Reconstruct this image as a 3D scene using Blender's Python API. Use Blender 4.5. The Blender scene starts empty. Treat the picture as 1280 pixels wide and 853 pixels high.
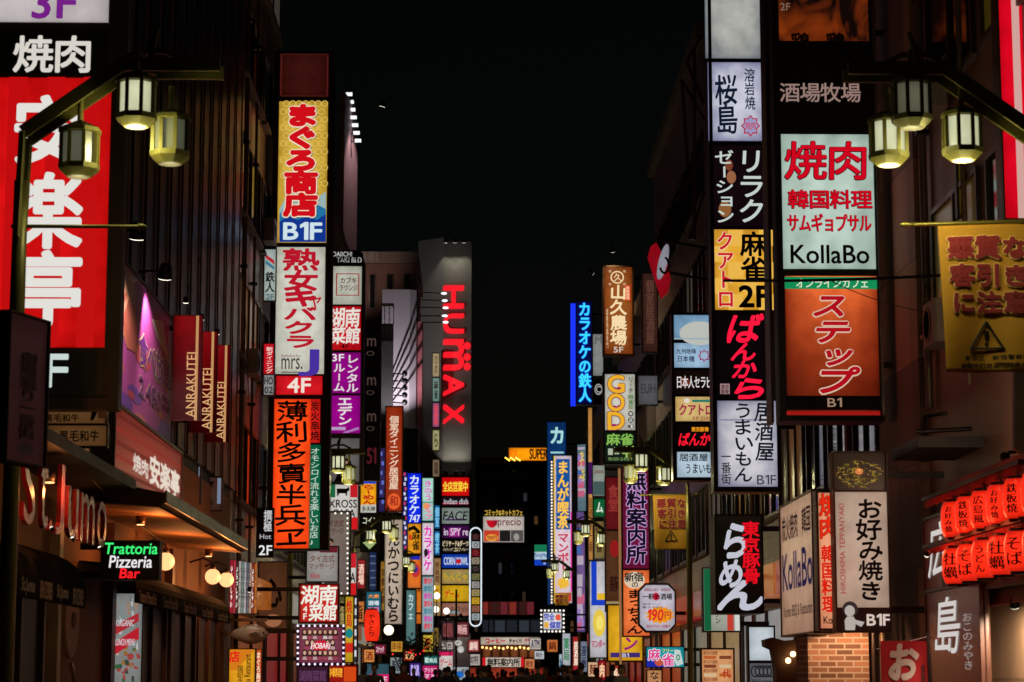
import bpy, math, random
import numpy as np
from mathutils import Vector, Matrix, Euler

SC = bpy.context.scene
COL = SC.collection
RNG = random.Random(7)

# ------------------------------------------------------------------ camera, sky, moonlight, exposure
PW, PH, FPX = 1280.0, 853.0, 2800.0
VPX, VPY = 590.0, 848.0            # where the street's lines meet in the photograph
CAMZ = 1.4
PITCH = math.atan((VPY - PH / 2) / FPX)
YAW = math.atan((PW / 2 - VPX) / FPX * math.cos(PITCH))
cam_data = bpy.data.cameras.new('camera')
cam = bpy.data.objects.new('camera', cam_data)
COL.objects.link(cam)
SC.camera = cam
cam_data.sensor_width = 36.0
cam_data.lens = FPX / PW * 36.0
cam_data.clip_start, cam_data.clip_end = 0.5, 3000.0
cam.location = (0, 0, CAMZ)
cam.rotation_euler = (math.radians(90) + PITCH, 0, -YAW)
cam_data.dof.use_dof = True
cam_data.dof.focus_distance = 46.0
cam_data.dof.aperture_fstop = 3.4
ROT = Euler(cam.rotation_euler).to_matrix()
EYE = Vector((0, 0, CAMZ))

world = bpy.data.worlds.new('World')
SC.world = world
world.use_nodes = True
wn = world.node_tree
sky = wn.nodes.new('ShaderNodeTexSky')
sky.sky_type = 'NISHITA'
sky.sun_disc = False
sky.sun_elevation = math.radians(4)
sky.sun_rotation = math.radians(200)
bg = wn.nodes['Background']
bg.inputs['Strength'].default_value = 0.0007
wn.links.new(sky.outputs[0], bg.inputs['Color'])
sun_data = bpy.data.lights.new('moon_light', 'SUN')
sun_data.energy = 0.004
sun_data.angle = math.radians(0.5)
sun_data.color = (1.0, 0.95, 0.88)
sun = bpy.data.objects.new('moon_light', sun_data)
COL.objects.link(sun)
sun.rotation_euler = (math.radians(50), 0, math.radians(200))
SC.view_settings.view_transform = 'Standard'
SC.view_settings.look = 'None'
SC.view_settings.exposure = 0.0
SC.view_settings.gamma = 1.0
SC.view_settings.use_curve_mapping = False
SC.render.engine = 'CYCLES'
SC.cycles.use_denoising = True
SC.cycles.max_bounces = 5
SC.cycles.sample_clamp_indirect = 3.0

# ------------------------------------------------------------------ pixels of the photograph <-> street
def ray(px, py):
    return ROT @ Vector(((px - PW / 2) / FPX, -(py - PH / 2) / FPX, -1.0))

def at(px, py, Y):                 # the point of plane y=Y seen at a pixel
    d = ray(px, py)
    return EYE + d * (Y / d.y)

def atx(px, py, X):                # the point of plane x=X seen at a pixel
    d = ray(px, py)
    return EYE + d * (X / d.x)

# ------------------------------------------------------------------ materials
def lin(c):
    out = []
    for v in c:
        v = v / 255.0
        out.append(v / 12.92 if v <= 0.04045 else ((v + 0.055) / 1.055) ** 2.4)
    return tuple(out)

MATS = {}
GLOWS = set()
def new_mat(key):
    m = bpy.data.materials.new('m%d' % len(MATS))
    m.use_nodes = True
    MATS[key] = m
    nt = m.node_tree
    return m, nt, nt.nodes['Principled BSDF']

def glow(c, s=1.0):                # lit lettering, bulbs, panes: even light
    key = ('g', c, s)
    if key in MATS: return MATS[key]
    m, nt, b = new_mat(key)
    l = lin(c)
    b.inputs['Base Color'].default_value = (l[0] * .12, l[1] * .12, l[2] * .12, 1)
    b.inputs['Roughness'].default_value = 0.5
    b.inputs['Emission Color'].default_value = (*l, 1)
    b.inputs['Emission Strength'].default_value = s
    if s < 3: m.cycles.emission_sampling = 'NONE'
    GLOWS.add(m.name)
    return m

def lit(c, style='soft', s=1.0, rim=None):
    """acrylic face of a light box: the tubes behind it light it unevenly"""
    key = ('l', c, style, s, rim)
    if key in MATS: return MATS[key]
    m, nt, b = new_mat(key)
    l = lin(c)
    N, L = nt.nodes, nt.links
    b.inputs['Base Color'].default_value = (l[0] * .15, l[1] * .15, l[2] * .15, 1)
    b.inputs['Roughness'].default_value = 0.28
    tc = N.new('ShaderNodeTexCoord')
    sep = N.new('ShaderNodeSeparateXYZ')
    L.new(tc.outputs['Generated'], sep.inputs[0])
    def mth(op, a, bb):
        n = N.new('ShaderNodeMath'); n.operation = op
        for i, v in enumerate((a, bb)):
            if isinstance(v, (int, float)): n.inputs[i].default_value = v
            else: L.new(v, n.inputs[i])
        return n.outputs[0]
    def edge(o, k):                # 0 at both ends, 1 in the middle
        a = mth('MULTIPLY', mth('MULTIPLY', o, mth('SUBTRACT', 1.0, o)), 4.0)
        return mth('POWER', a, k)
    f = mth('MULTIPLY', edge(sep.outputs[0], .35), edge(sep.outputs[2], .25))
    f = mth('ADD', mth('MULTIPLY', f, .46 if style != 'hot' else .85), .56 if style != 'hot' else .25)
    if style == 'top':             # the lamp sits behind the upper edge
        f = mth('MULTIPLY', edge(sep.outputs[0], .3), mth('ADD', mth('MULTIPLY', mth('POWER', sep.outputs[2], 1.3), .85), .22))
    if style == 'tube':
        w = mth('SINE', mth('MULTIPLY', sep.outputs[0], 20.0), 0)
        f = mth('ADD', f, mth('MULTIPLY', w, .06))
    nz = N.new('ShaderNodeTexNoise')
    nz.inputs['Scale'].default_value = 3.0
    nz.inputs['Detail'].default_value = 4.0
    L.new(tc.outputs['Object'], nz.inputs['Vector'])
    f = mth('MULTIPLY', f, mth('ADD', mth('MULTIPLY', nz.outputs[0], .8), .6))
    ramp = N.new('ShaderNodeMix'); ramp.data_type = 'RGBA'      # thin light near the frame keeps the film's own deeper hue
    mxl = max(l) + 1e-6
    deep = lin(rim) if rim else tuple(v * (v / mxl) ** .55 for v in l)
    ramp.inputs[6].default_value = (*deep, 1); ramp.inputs[7].default_value = (*l, 1)
    L.new(f, ramp.inputs[0])
    f = mth('MULTIPLY', f, s)
    L.new(ramp.outputs[2], b.inputs['Emission Color'])
    L.new(f, b.inputs['Emission Strength'])
    return m

def photo(c1, c2, scale=2.5, s=1.0, seed=0.0):
    """a printed, backlit picture: warm patches on a dark ground"""
    key = ('f', c1, c2, scale, s, seed)
    if key in MATS: return MATS[key]
    m, nt, b = new_mat(key)
    N, L = nt.nodes, nt.links
    tc = N.new('ShaderNodeTexCoord'); mp = N.new('ShaderNodeMapping')
    mp.inputs['Location'].default_value = (seed, seed, seed); mp.inputs['Scale'].default_value = (1, 1, .6)
    L.new(tc.outputs['Object'], mp.inputs[0])
    nz = N.new('ShaderNodeTexNoise'); nz.inputs['Scale'].default_value = scale; nz.inputs['Detail'].default_value = 5; nz.inputs['Distortion'].default_value = 1.2
    L.new(mp.outputs[0], nz.inputs['Vector'])
    mr = N.new('ShaderNodeMapRange'); mr.inputs[1].default_value = .42; mr.inputs[2].default_value = .72
    L.new(nz.outputs[0], mr.inputs[0])
    mx = N.new('ShaderNodeMix'); mx.data_type = 'RGBA'
    mx.inputs[6].default_value = (*lin(c1), 1); mx.inputs[7].default_value = (*lin(c2), 1)
    L.new(mr.outputs[0], mx.inputs[0]); L.new(mx.outputs[2], b.inputs['Emission Color'])
    b.inputs['Emission Strength'].default_value = s; b.inputs['Base Color'].default_value = (.01, .01, .01, 1); b.inputs['Roughness'].default_value = .3
    return m

def paint(c, rough=.55, metal=0.0, bump=0.0, var=.35, scale=2.0):
    """painted metal, plaster, cloth: base colour in linear light with wear"""
    key = ('p', c, rough, metal, bump, var, scale)
    if key in MATS: return MATS[key]
    m, nt, b = new_mat(key)
    N, L = nt.nodes, nt.links
    b.inputs['Metallic'].default_value = metal
    tc = N.new('ShaderNodeTexCoord')
    nz = N.new('ShaderNodeTexNoise')
    nz.inputs['Scale'].default_value = scale
    nz.inputs['Detail'].default_value = 8.0
    nz.inputs['Roughness'].default_value = .65
    L.new(tc.outputs['Object'], nz.inputs['Vector'])
    mx = N.new('ShaderNodeMix'); mx.data_type = 'RGBA'
    mx.inputs[6].default_value = (*[v * (1 - var) for v in c], 1)
    mx.inputs[7].default_value = (*[min(1, v * (1 + var)) for v in c], 1)
    L.new(nz.outputs[0], mx.inputs[0])
    L.new(mx.outputs[2], b.inputs['Base Color'])
    mr = N.new('ShaderNodeMapRange')
    mr.inputs[3].default_value = max(.05, rough - .15); mr.inputs[4].default_value = min(1, rough + .2)
    L.new(nz.outputs[0], mr.inputs[0]); L.new(mr.outputs[0], b.inputs['Roughness'])
    if bump:
        bp = N.new('ShaderNodeBump'); bp.inputs['Strength'].default_value = bump
        n2 = N.new('ShaderNodeTexNoise'); n2.inputs['Scale'].default_value = scale * 12
        L.new(tc.outputs['Object'], n2.inputs['Vector'])
        L.new(n2.outputs[0], bp.inputs['Height']); L.new(bp.outputs[0], b.inputs['Normal'])
    return m

def masonry(c, mortar, bw, bh, off=.5, rough=.34, gap=.012):
    """tile or brick courses; mapped on whichever wall plane the face lies in"""
    key = ('b', c, mortar, bw, bh, off)
    if key in MATS: return MATS[key]
    m, nt, b = new_mat(key)
    N, L = nt.nodes, nt.links
    tc = N.new('ShaderNodeTexCoord')
    sep = N.new('ShaderNodeSeparateXYZ'); L.new(tc.outputs['Object'], sep.inputs[0])
    ad = N.new('ShaderNodeMath'); ad.operation = 'ADD'
    L.new(sep.outputs[0], ad.inputs[0]); L.new(sep.outputs[1], ad.inputs[1])
    cb = N.new('ShaderNodeCombineXYZ'); L.new(ad.outputs[0], cb.inputs[0]); L.new(sep.outputs[2], cb.inputs[1])
    br = N.new('ShaderNodeTexBrick')
    br.offset = off
    br.inputs['Scale'].default_value = 1.0
    br.inputs['Brick Width'].default_value = bw
    br.inputs['Row Height'].default_value = bh
    br.inputs['Mortar Size'].default_value = gap
    br.inputs['Color1'].default_value = (*[v * .5 for v in c], 1)
    br.inputs['Color2'].default_value = (*[min(1, v * 1.45) for v in c], 1)
    br.inputs['Mortar'].default_value = (*mortar, 1)
    L.new(cb.outputs[0], br.inputs['Vector'])
    nz = N.new('ShaderNodeTexNoise'); nz.inputs['Scale'].default_value = 1.3; nz.inputs['Detail'].default_value = 6
    L.new(tc.outputs['Object'], nz.inputs['Vector'])
    mx = N.new('ShaderNodeMix'); mx.data_type = 'RGBA'; mx.blend_type = 'MULTIPLY'
    mx.inputs[0].default_value = .4
    L.new(br.outputs[0], mx.inputs[6]); L.new(nz.outputs[0], mx.inputs[7])
    L.new(mx.outputs[2], b.inputs['Base Color'])
    b.inputs['Roughness'].default_value = rough
    bp = N.new('ShaderNodeBump'); bp.inputs['Strength'].default_value = .4; bp.inputs['Distance'].default_value = .02
    L.new(br.outputs['Fac'], bp.inputs['Height']); bp.invert = True
    L.new(bp.outputs[0], b.inputs['Normal'])
    return m

def glassy(c=(.01, .012, .015), rough=.08):
    key = ('w', c, rough)
    if key in MATS: return MATS[key]
    m, nt, b = new_mat(key)
    b.inputs['Base Color'].default_value = (*c, 1)
    b.inputs['Roughness'].default_value = rough
    b.inputs['Specular IOR Level'].default_value = .8
    return m

BLACK = paint((.006, .006, .007), .5)
INK = paint((.004, .004, .006), .6, var=.1)
DARKMETAL = paint((.018, .017, .018), .4, .6)
BROWNMETAL = paint((.06, .036, .027), .35, .4)
STEEL = paint((.22, .22, .23), .35, .9)
WHITEPAINT = paint((.6, .58, .55), .5)

# ------------------------------------------------------------------ mesh builder
class MB:
    def __init__(s): s.v, s.f, s.mi, s.mats, s.n, s.sm = [], [], [], [], 0, []
    def m(s, mat):
        if mat not in s.mats: s.mats.append(mat)
        return s.mats.index(mat)
    def add(s, verts, faces, mat, smooth=False):
        k = s.m(mat)
        s.v.extend(verts)
        n = s.n
        for f in faces:
            s.f.append([i + n for i in f]); s.mi.append(k); s.sm.append(smooth)
        s.n += len(verts)
    def box(s, x0, x1, y0, y1, z0, z1, mat):
        v = [(x, y, z) for x in (x0, x1) for y in (y0, y1) for z in (z0, z1)]
        s.add(v, [(0, 1, 3, 2), (4, 6, 7, 5), (0, 4, 5, 1), (2, 3, 7, 6), (0, 2, 6, 4), (1, 5, 7, 3)], mat)
    def bbox(s, x0, x1, y0, y1, z0, z1, mat, r=.01):    # box with chamfered upright edges
        p = [(x0 + r, y0), (x1 - r, y0), (x1, y0 + r), (x1, y1 - r), (x1 - r, y1), (x0 + r, y1), (x0, y1 - r), (x0, y0 + r)]
        s.prism([(a, b, z0) for a, b in p], (0, 0, z1 - z0), mat)
    def prism(s, poly, d, mat):
        n = len(poly); d = Vector(d)
        v = [tuple(p) for p in poly] + [tuple(Vector(p) + d) for p in poly]
        f = [tuple(reversed(range(n))), tuple(range(n, 2 * n))] + [(i, (i + 1) % n, n + (i + 1) % n, n + i) for i in range(n)]
        s.add(v, f, mat)
    def poly(s, pts, mat): s.add(list(pts), [tuple(range(len(pts)))], mat)
    def tube(s, pts, r, mat, n=8, smooth=True, caps=True):
        pts = [Vector(p) for p in pts]
        rs = r if isinstance(r, (list, tuple)) else [r] * len(pts)
        v, f = [], []
        for i, p in enumerate(pts):
            t = (pts[min(i + 1, len(pts) - 1)] - pts[max(i - 1, 0)]).normalized()
            a = t.cross(Vector((0, 0, 1)))
            if a.length < .05: a = t.cross(Vector((1, 0, 0)))
            a.normalize(); b = t.cross(a)
            for k in range(n):
                w = 2 * math.pi * k / n
                v.append(tuple(p + (a * math.cos(w) + b * math.sin(w)) * rs[i]))
        for i in range(len(pts) - 1):
            for k in range(n):
                k2 = (k + 1) % n
                f.append((i * n + k, i * n + k2, (i + 1) * n + k2, (i + 1) * n + k))
        s.add(v, f, mat, smooth)
        if caps:
            s.add(v[:n], [tuple(range(n))], mat); s.add(v[-n:], [tuple(reversed(range(n)))], mat)
    def bar(s, a, b, w, h, mat):                        # rectangular bar from a to b
        a, b = Vector(a), Vector(b); t = (b - a).normalized()
        sd = t.cross(Vector((0, 0, 1)))
        if sd.length < .05: sd = Vector((1, 0, 0))
        sd.normalize(); up = sd.cross(t)
        v = [tuple(p + sd * (i * w / 2) + up * (j * h / 2)) for p in (a, b) for i, j in ((-1, -1), (1, -1), (1, 1), (-1, 1))]
        s.add(v, [(3, 2, 1, 0), (4, 5, 6, 7), (0, 1, 5, 4), (1, 2, 6, 5), (2, 3, 7, 6), (3, 0, 4, 7)], mat)
    def lathe(s, prof, mat, c=(0, 0, 0), n=16, axis='z', smooth=True, sx=1.0, sy=1.0):
        v, f = [], []
        for r, z in prof:
            for k in range(n):
                w = 2 * math.pi * (k + .5) / n
                p = (r * math.cos(w) * sx, r * math.sin(w) * sy, z)
                if axis == 'y': p = (p[0], p[2], p[1])
                if axis == 'x': p = (p[2], p[0], p[1])
                v.append((p[0] + c[0], p[1] + c[1], p[2] + c[2]))
        m = len(prof)
        for i in range(m - 1):
            for k in range(n):
                k2 = (k + 1) % n
                f.append((i * n + k, i * n + k2, (i + 1) * n + k2, (i + 1) * n + k))
        f += [tuple(reversed(range(n))), tuple(range((m - 1) * n, m * n))]
        s.add(v, f, mat, smooth)
    def ball(s, c, r, mat, n=14, sx=1, sy=1, sz=1):
        k = 8
        prof = [(max(1e-4, r * math.sin(math.pi * i / k)), -r * math.cos(math.pi * i / k) * sz) for i in range(k + 1)]
        s.lathe(prof, mat, c, n, 'z', True, sx, sy)
    def build(s, name, parent=None, label=None, fix=False):
        me = bpy.data.meshes.new(name)
        me.from_pydata([tuple(map(float, p)) for p in s.v], [], s.f)
        for m in s.mats: me.materials.append(m)
        me.polygons.foreach_set('material_index', s.mi)
        me.polygons.foreach_set('use_smooth', s.sm)
        me.update()
        o = bpy.data.objects.new(name, me)
        COL.objects.link(o)
        if parent is not None: o.parent = parent
        if label: o['label'] = label
        return o

def tag(o, label=None, cat=None, group=None, kind=None):
    if label: o['label'] = label
    if cat: o['category'] = cat
    if group: o['group'] = group
    if kind: o['kind'] = kind
    return o

def empty(name, loc, rz=0.0, label=None, cat=None, group=None):
    o = bpy.data.objects.new(name, None)
    COL.objects.link(o)
    o.location = loc
    o.rotation_euler = (0, 0, rz)
    o.empty_display_size = .2
    return tag(o, label, cat, group)

def children(o): return [c for c in COL.objects if c.parent == o]
def copy_tree(o, parent=None, kids=None):
    c = o.copy(); COL.objects.link(c)
    if parent is not None: c.parent = parent
    for ch in children(o): copy_tree(ch, c)
    return c

# ------------------------------------------------------------------ glyph outlines (Blender's own interface font)
GLY = {}
ONE = (np.array([(.15, 0), (.25, 0), (.25, .7), (.15, .7), (.15, .7), (.01, .59), (.01, .49), (.15, .585)]), [(0, 1, 2, 3), (4, 5, 6, 7)])
def glyph(s):
    if s in GLY: return GLY[s]
    if s == '1': return ONE
    if '1' in s:                       # a one with its flag, set among the other letters
        vs, fs, x, n = [], [], 0.0, 0
        for ch in s:
            if ch == ' ': x += .3; continue
            v, f = glyph(ch)
            lo, hi = v[:, 0].min(), v[:, 0].max()
            vs.append(v + (x - lo, 0)); fs += [tuple(i + n for i in q) for q in f]
            x += hi - lo + .09; n += len(v)
        GLY[s] = (np.concatenate(vs), fs)
        return GLY[s]
    c = bpy.data.curves.new('glyph', 'FONT')
    c.body = s; c.size = 1.0; c.resolution_u = 3
    o = bpy.data.objects.new('glyph', c)
    me = o.to_mesh()
    v = np.array([(p.co[0], p.co[1]) for p in me.vertices]).reshape(-1, 2)
    f = [tuple(p.vertices) for p in me.polygons]
    o.to_mesh_clear()
    bpy.data.objects.remove(o); bpy.data.curves.remove(c)
    GLY[s] = (v, f)
    return GLY[s]

def matof(c):
    if not isinstance(c, tuple): return c
    return INK if max(c) < 26 else glow(c)

class Sign:
    """a light box. Local frame: x to the reader's right, z up, the face looks along -y; y=0 is the front of the housing"""
    def __init__(s, name, label, cat, rect, Y=None, X=None, rz=0.0, depth=.28, body=DARKMETAL, group=None, rim=.035, arm=0, bevel=True):
        x0, y0, x1, y1 = rect
        s.rz = rz
        cx = (x0 + x1) / 2
        if X is None:
            p = at(cx, y1, Y)
        else:
            p = atx(x0, y1, X)
        s.root = empty(name, p, rz, label, cat, group)
        s.O = Vector(p)
        s.R = Matrix.Rotation(rz, 3, 'Z'); s.Ri = s.R.transposed()
        s.nrm = s.R @ Vector((0, -1, 0))
        if X is None:
            a, b = s.loc(x0, y0), s.loc(x1, y1)
        else:                                   # oblique: y0,y1 are read at the left edge
            a = s.loc(x0, y0); b = (s.loc(x1, y1)[0], s.loc(x0, y1)[1])
        s.a, s.b = a, b
        s.depth = depth
        s.panels = []
        w = b[0] - a[0]
        h = MB()
        g = rim
        if body is not None:
            h.bbox(a[0] - g, b[0] + g, 0, depth, b[1] - g, a[1] + g, body, min(.02, g * .6 + .003))
            for xx0, xx1, zz0, zz1 in ((a[0] - g, a[0], b[1], a[1]), (b[0], b[0] + g, b[1], a[1]), (a[0] - g, b[0] + g, a[1], a[1] + g), (a[0] - g, b[0] + g, b[1] - g, b[1])):
                h.box(xx0, xx1, -.045, -.0005, zz0, zz1, body)
            h.build('housing', s.root)
        if arm:                                 # brackets back to the wall: arm = reach in metres, sign gives the side
            e = b[0] + g if arm > 0 else a[0] - g
            for t in (.12, .88):
                h = MB(); z = b[1] + (a[1] - b[1]) * t
                h.bar((e, depth * .5, z), (e + arm, depth * .5, z), .07, .09, DARKMETAL)
                h.build('bracket', s.root)
    def loc(s, px, py):
        d = ray(px, py)
        t = (s.O - EYE).dot(s.nrm) / d.dot(s.nrm)
        q = s.Ri @ (EYE + d * t - s.O)
        return (q.x, q.z)
    def panel(s, rect, c, label=None, style='soft', st=1.0, uv=False, name='panel', mat=None):
        P = Panel(s, rect, c, label, style, st, uv, name, mat)
        s.panels.append(P)
        return P
    def full(s, c, **k):
        return s.panel((0, 0, 1, 1), c, uv=True, **k)
    def done(s):
        for P in s.panels: P.finish()
        return s.root

class Panel:
    def __init__(p, S, rect, c, label, style, st, uv, name, mat):
        p.S = S
        x0, y0, x1, y1 = rect
        if uv:
            p.x0 = S.a[0] + (S.b[0] - S.a[0]) * x0; p.x1 = S.a[0] + (S.b[0] - S.a[0]) * x1
            p.z1 = S.a[1] + (S.b[1] - S.a[1]) * y0; p.z0 = S.a[1] + (S.b[1] - S.a[1]) * y1
        else:
            (p.x0, p.z1), (p.x1, p.z0) = S.loc(x0, y0), S.loc(x1, y1)
        b = MB()
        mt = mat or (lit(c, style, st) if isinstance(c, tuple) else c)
        b.box(p.x0 + .004, p.x1 - .004, -.022, -.002, p.z0 + .004, p.z1 - .004, mt)
        p.o = b.build(name, S.root, label)
        p.let = MB()
        p.n = 0
        p.zs = .006
    def box(p, rect, uv):
        if uv:
            x0, y0, x1, y1 = rect
            return (p.x0 + (p.x1 - p.x0) * x0, p.z1 + (p.z0 - p.z1) * y0, p.x0 + (p.x1 - p.x0) * x1, p.z1 + (p.z0 - p.z1) * y1)
        a, b = p.S.loc(rect[0], rect[1]), p.S.loc(rect[2], rect[3])
        return (a[0], a[1], b[0], b[1])
    def text(p, s, rect, c, d='v', bold=.022, out=None, slant=0.0, brush=0.0, jit=0.0, uv=False, lay=1, rot=0, seed=0):
        """lettering laid into a box: d='v' one character under another, 'h' in a line; out = (colour, width) edge behind it"""
        L, T, Rr, B = p.box(rect, uv)
        rg = random.Random(seed + len(s))
        items = []
        if d == 'v' or all(ord(ch) > 0x2000 or ch == ' ' for ch in s):
            n = len(s)
            for i, ch in enumerate(s):
                if ch in ' 　': continue
                v, f = glyph(ch)
                if not len(v): continue
                v = v.copy()
                wd = 1.0
                if ord(ch) < 0x2000:                       # a Latin letter: own bounding box
                    lo, hi = v.min(0), v.max(0)
                    v[:, 0] = .5 + (v[:, 0] - (lo[0] + hi[0]) / 2) * 1.15
                    v[:, 1] = (v[:, 1] - .36) * 1.15 + .38
                v[:, 1] += .12
                if d == 'v' and ch in 'ー－～―':
                    v = np.stack([1 - (v[:, 1]), 1 - v[:, 0]], 1); v = v * .86 + .07
                    v[:, 0] = 1 - v[:, 0]
                elif d == 'v' and ch in 'っッょョゃャゅュァィ':
                    v += (.1, .12)
                v = (v - .5) * 1.04
                if jit:
                    a = rg.uniform(-jit, jit); sc = 1 + rg.uniform(-jit, jit) * .8
                    v = (v @ np.array([[math.cos(a), math.sin(a)], [-math.sin(a), math.cos(a)]])) * sc
                    v += (rg.uniform(-jit, jit) * .3, rg.uniform(-jit, jit) * .2)
                v[:, 0] += v[:, 1] * slant
                v += .5
                if d == 'v':
                    x0, x1 = L, Rr; z1 = T + (B - T) * i / n; z0 = T + (B - T) * (i + 1) / n
                else:
                    x0 = L + (Rr - L) * i / n; x1 = L + (Rr - L) * (i + 1) / n; z0, z1 = B, T
                items.append((v, f, x0, x1, z0, z1))
        else:
            v, f = glyph(s)
            v = v.copy()
            v[:, 0] += v[:, 1] * slant
            lo, hi = v.min(0), v.max(0)
            asp = (hi - lo)
            em = 1.0 / asp                                  # em in box units
            v = (v - lo) / asp
            items.append((v, f, L, Rr, B, T))
            if rot:
                v2 = np.stack([v[:, 1], 1 - v[:, 0]], 1) if rot > 0 else np.stack([1 - v[:, 1], v[:, 0]], 1)
                items[0] = (v2, f, L, Rr, B, T)
        def put(r, col, lay, pen=0.0):
            mt = matof(col)
            y = -.024 - p.zs * lay
            for v, f, x0, x1, z0, z1 in items:
                w, h = x1 - x0, z1 - z0
                if len(items) == 1 and d == 'h' and not all(ord(ch) > 0x2000 for ch in s):
                    e = abs(h) if not rot else abs(w)
                else:
                    e = (abs(w) + abs(h)) / 2
                offs = [(0, 0)]
                if r > 0:
                    nn = 6 if r < .03 else 10
                    offs += [(math.cos(2 * math.pi * k / nn) * r * e, math.sin(2 * math.pi * k / nn) * r * e) for k in range(nn)]
                    if r > .07: offs += [(math.cos(2 * math.pi * k / 6) * r * e * .55, math.sin(2 * math.pi * k / 6) * r * e * .55) for k in range(6)]
                if pen:
                    offs = [(ox + t * pen * e * .5, oz + t * pen * e) for ox, oz in offs for t in (-1, 0, 1)]
                st = 0.0 if mt.name in GLOWS else .0007 * p.zs / .006       # painted copies step forward a millimetre each
                for k, (ox, oz) in enumerate(offs):
                    p.let.add([(x0 + a * w + ox, y - k * st, z0 + b * h + oz) for a, b in v], f, mt)
        if out: put(bold * .62 + out[1] * .8, out[0], lay, brush * .4)
        put(bold * .62, c, lay + (4 if out else 0), brush * .4)
    def dep(p, lay):
        p.n += 1
        return -.024 - p.zs * lay - .00005 * p.n
    def rect(p, rect, c, lay=0, uv=False):
        L, T, Rr, B = p.box(rect, uv)
        y = p.dep(lay)
        p.let.add([(L, y, B), (Rr, y, B), (Rr, y, T), (L, y, T)], [(0, 1, 2, 3)], matof(c))
    def frame(p, rect, c, w=1.0, lay=0, uv=False):
        x0, y0, x1, y1 = rect
        for q in ((x0, y0, x1, y0 + w), (x0, y1 - w, x1, y1), (x0, y0 + w, x0 + w, y1 - w), (x1 - w, y0 + w, x1, y1 - w)):
            p.rect(q, c, lay, uv)
    def oval(p, rect, c, lay=0, uv=False, n=24, hole=0.0, a0=0.0, a1=360.0):
        L, T, Rr, B = p.box(rect, uv)
        y = p.dep(lay)
        cx, cz, rx, rz = (L + Rr) / 2, (T + B) / 2, (Rr - L) / 2, (T - B) / 2
        full = a1 - a0 >= 359
        k = n if full else n + 1
        an = [math.radians(a0 + (a1 - a0) * i / n) for i in range(k)]
        o = [(cx + rx * math.cos(t), y, cz + rz * math.sin(t)) for t in an]
        if not hole:
            p.let.add(o, [tuple(range(k))], matof(c)); return
        q = [(cx + rx * hole * math.cos(t), y, cz + rz * hole * math.sin(t)) for t in an]
        p.let.add(o + q, [(i, (i + 1) % k, k + (i + 1) % k, k + i) for i in range(n)], matof(c))
    def shape(p, pts, c, lay=0, uv=False):
        q = []
        yy = p.dep(lay)
        for a, b in pts:
            L, T, _, _ = p.box((a, b, a, b), uv)
            q.append((L, yy, T))
        p.let.add(q, [tuple(range(len(q)))], matof(c))
    def star(p, cx, cy, r0, r1, n, c, lay=0, uv=False, ay=1.0):
        pts = []
        for i in range(2 * n):
            r = r0 if i % 2 == 0 else r1
            pts.append((cx + r * math.sin(math.pi * i / n), cy - r * ay * math.cos(math.pi * i / n)))
        p.shape(pts, c, lay, uv)
    def finish(p):
        if p.let.n:
            p.let.build('lettering', p.o)
# ------------------------------------------------------------------ ground, road, kerbs
XL, XR = -5.5, 6.6                 # building fronts on either side of the street
def sheet(name, x0, x1, y0, y1, z, mat):
    b = MB(); b.poly([(x0, y0, z), (x1, y0, z), (x1, y1, z), (x0, y1, z)], mat)
    return tag(b.build(name), kind='structure')
sheet('ground', -900, 900, -60, 1900, -.012, paint((.05, .05, .052), .8, bump=.2, scale=.6))
sheet('road', -3.6, 4.7, -40, 150, 0, paint((.045, .045, .048), .5, bump=.3, scale=1.5))
for x0, x1 in ((XL - 3, -3.75), (4.85, XR + 3)):
    b = MB(); b.box(x0, x1, -40, 132, -.01, .12, masonry((.2, .17, .15), (.09, .085, .08), .3, .3, .0, .7))
    tag(b.build('pavement'), kind='structure')
for x0, x1 in ((-3.75, -3.6), (4.7, 4.85)):
    b = MB(); b.box(x0, x1, -40, 132, -.01, .13, paint((.25, .25, .24), .7))
    tag(b.build('kerb'), kind='structure')

# ------------------------------------------------------------------ buildings
PLASTER = paint((.24, .14, .095), .5, bump=.1)
TILE_BR = masonry((.26, .14, .1), (.06, .05, .045), .6, .3, .5)
TILE_GR = masonry((.24, .21, .2), (.06, .06, .06), .9, .45, 0)
TILE_BE = masonry((.42, .3, .21), (.12, .1, .08), .45, .9, 0)
CONC = paint((.2, .18, .165), .8, bump=.2, scale=.8)
DKWALL = paint((.025, .024, .025), .6)
GLASS = glassy()
FRAMEMAT = paint((.06, .055, .05), .4, .7)

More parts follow.
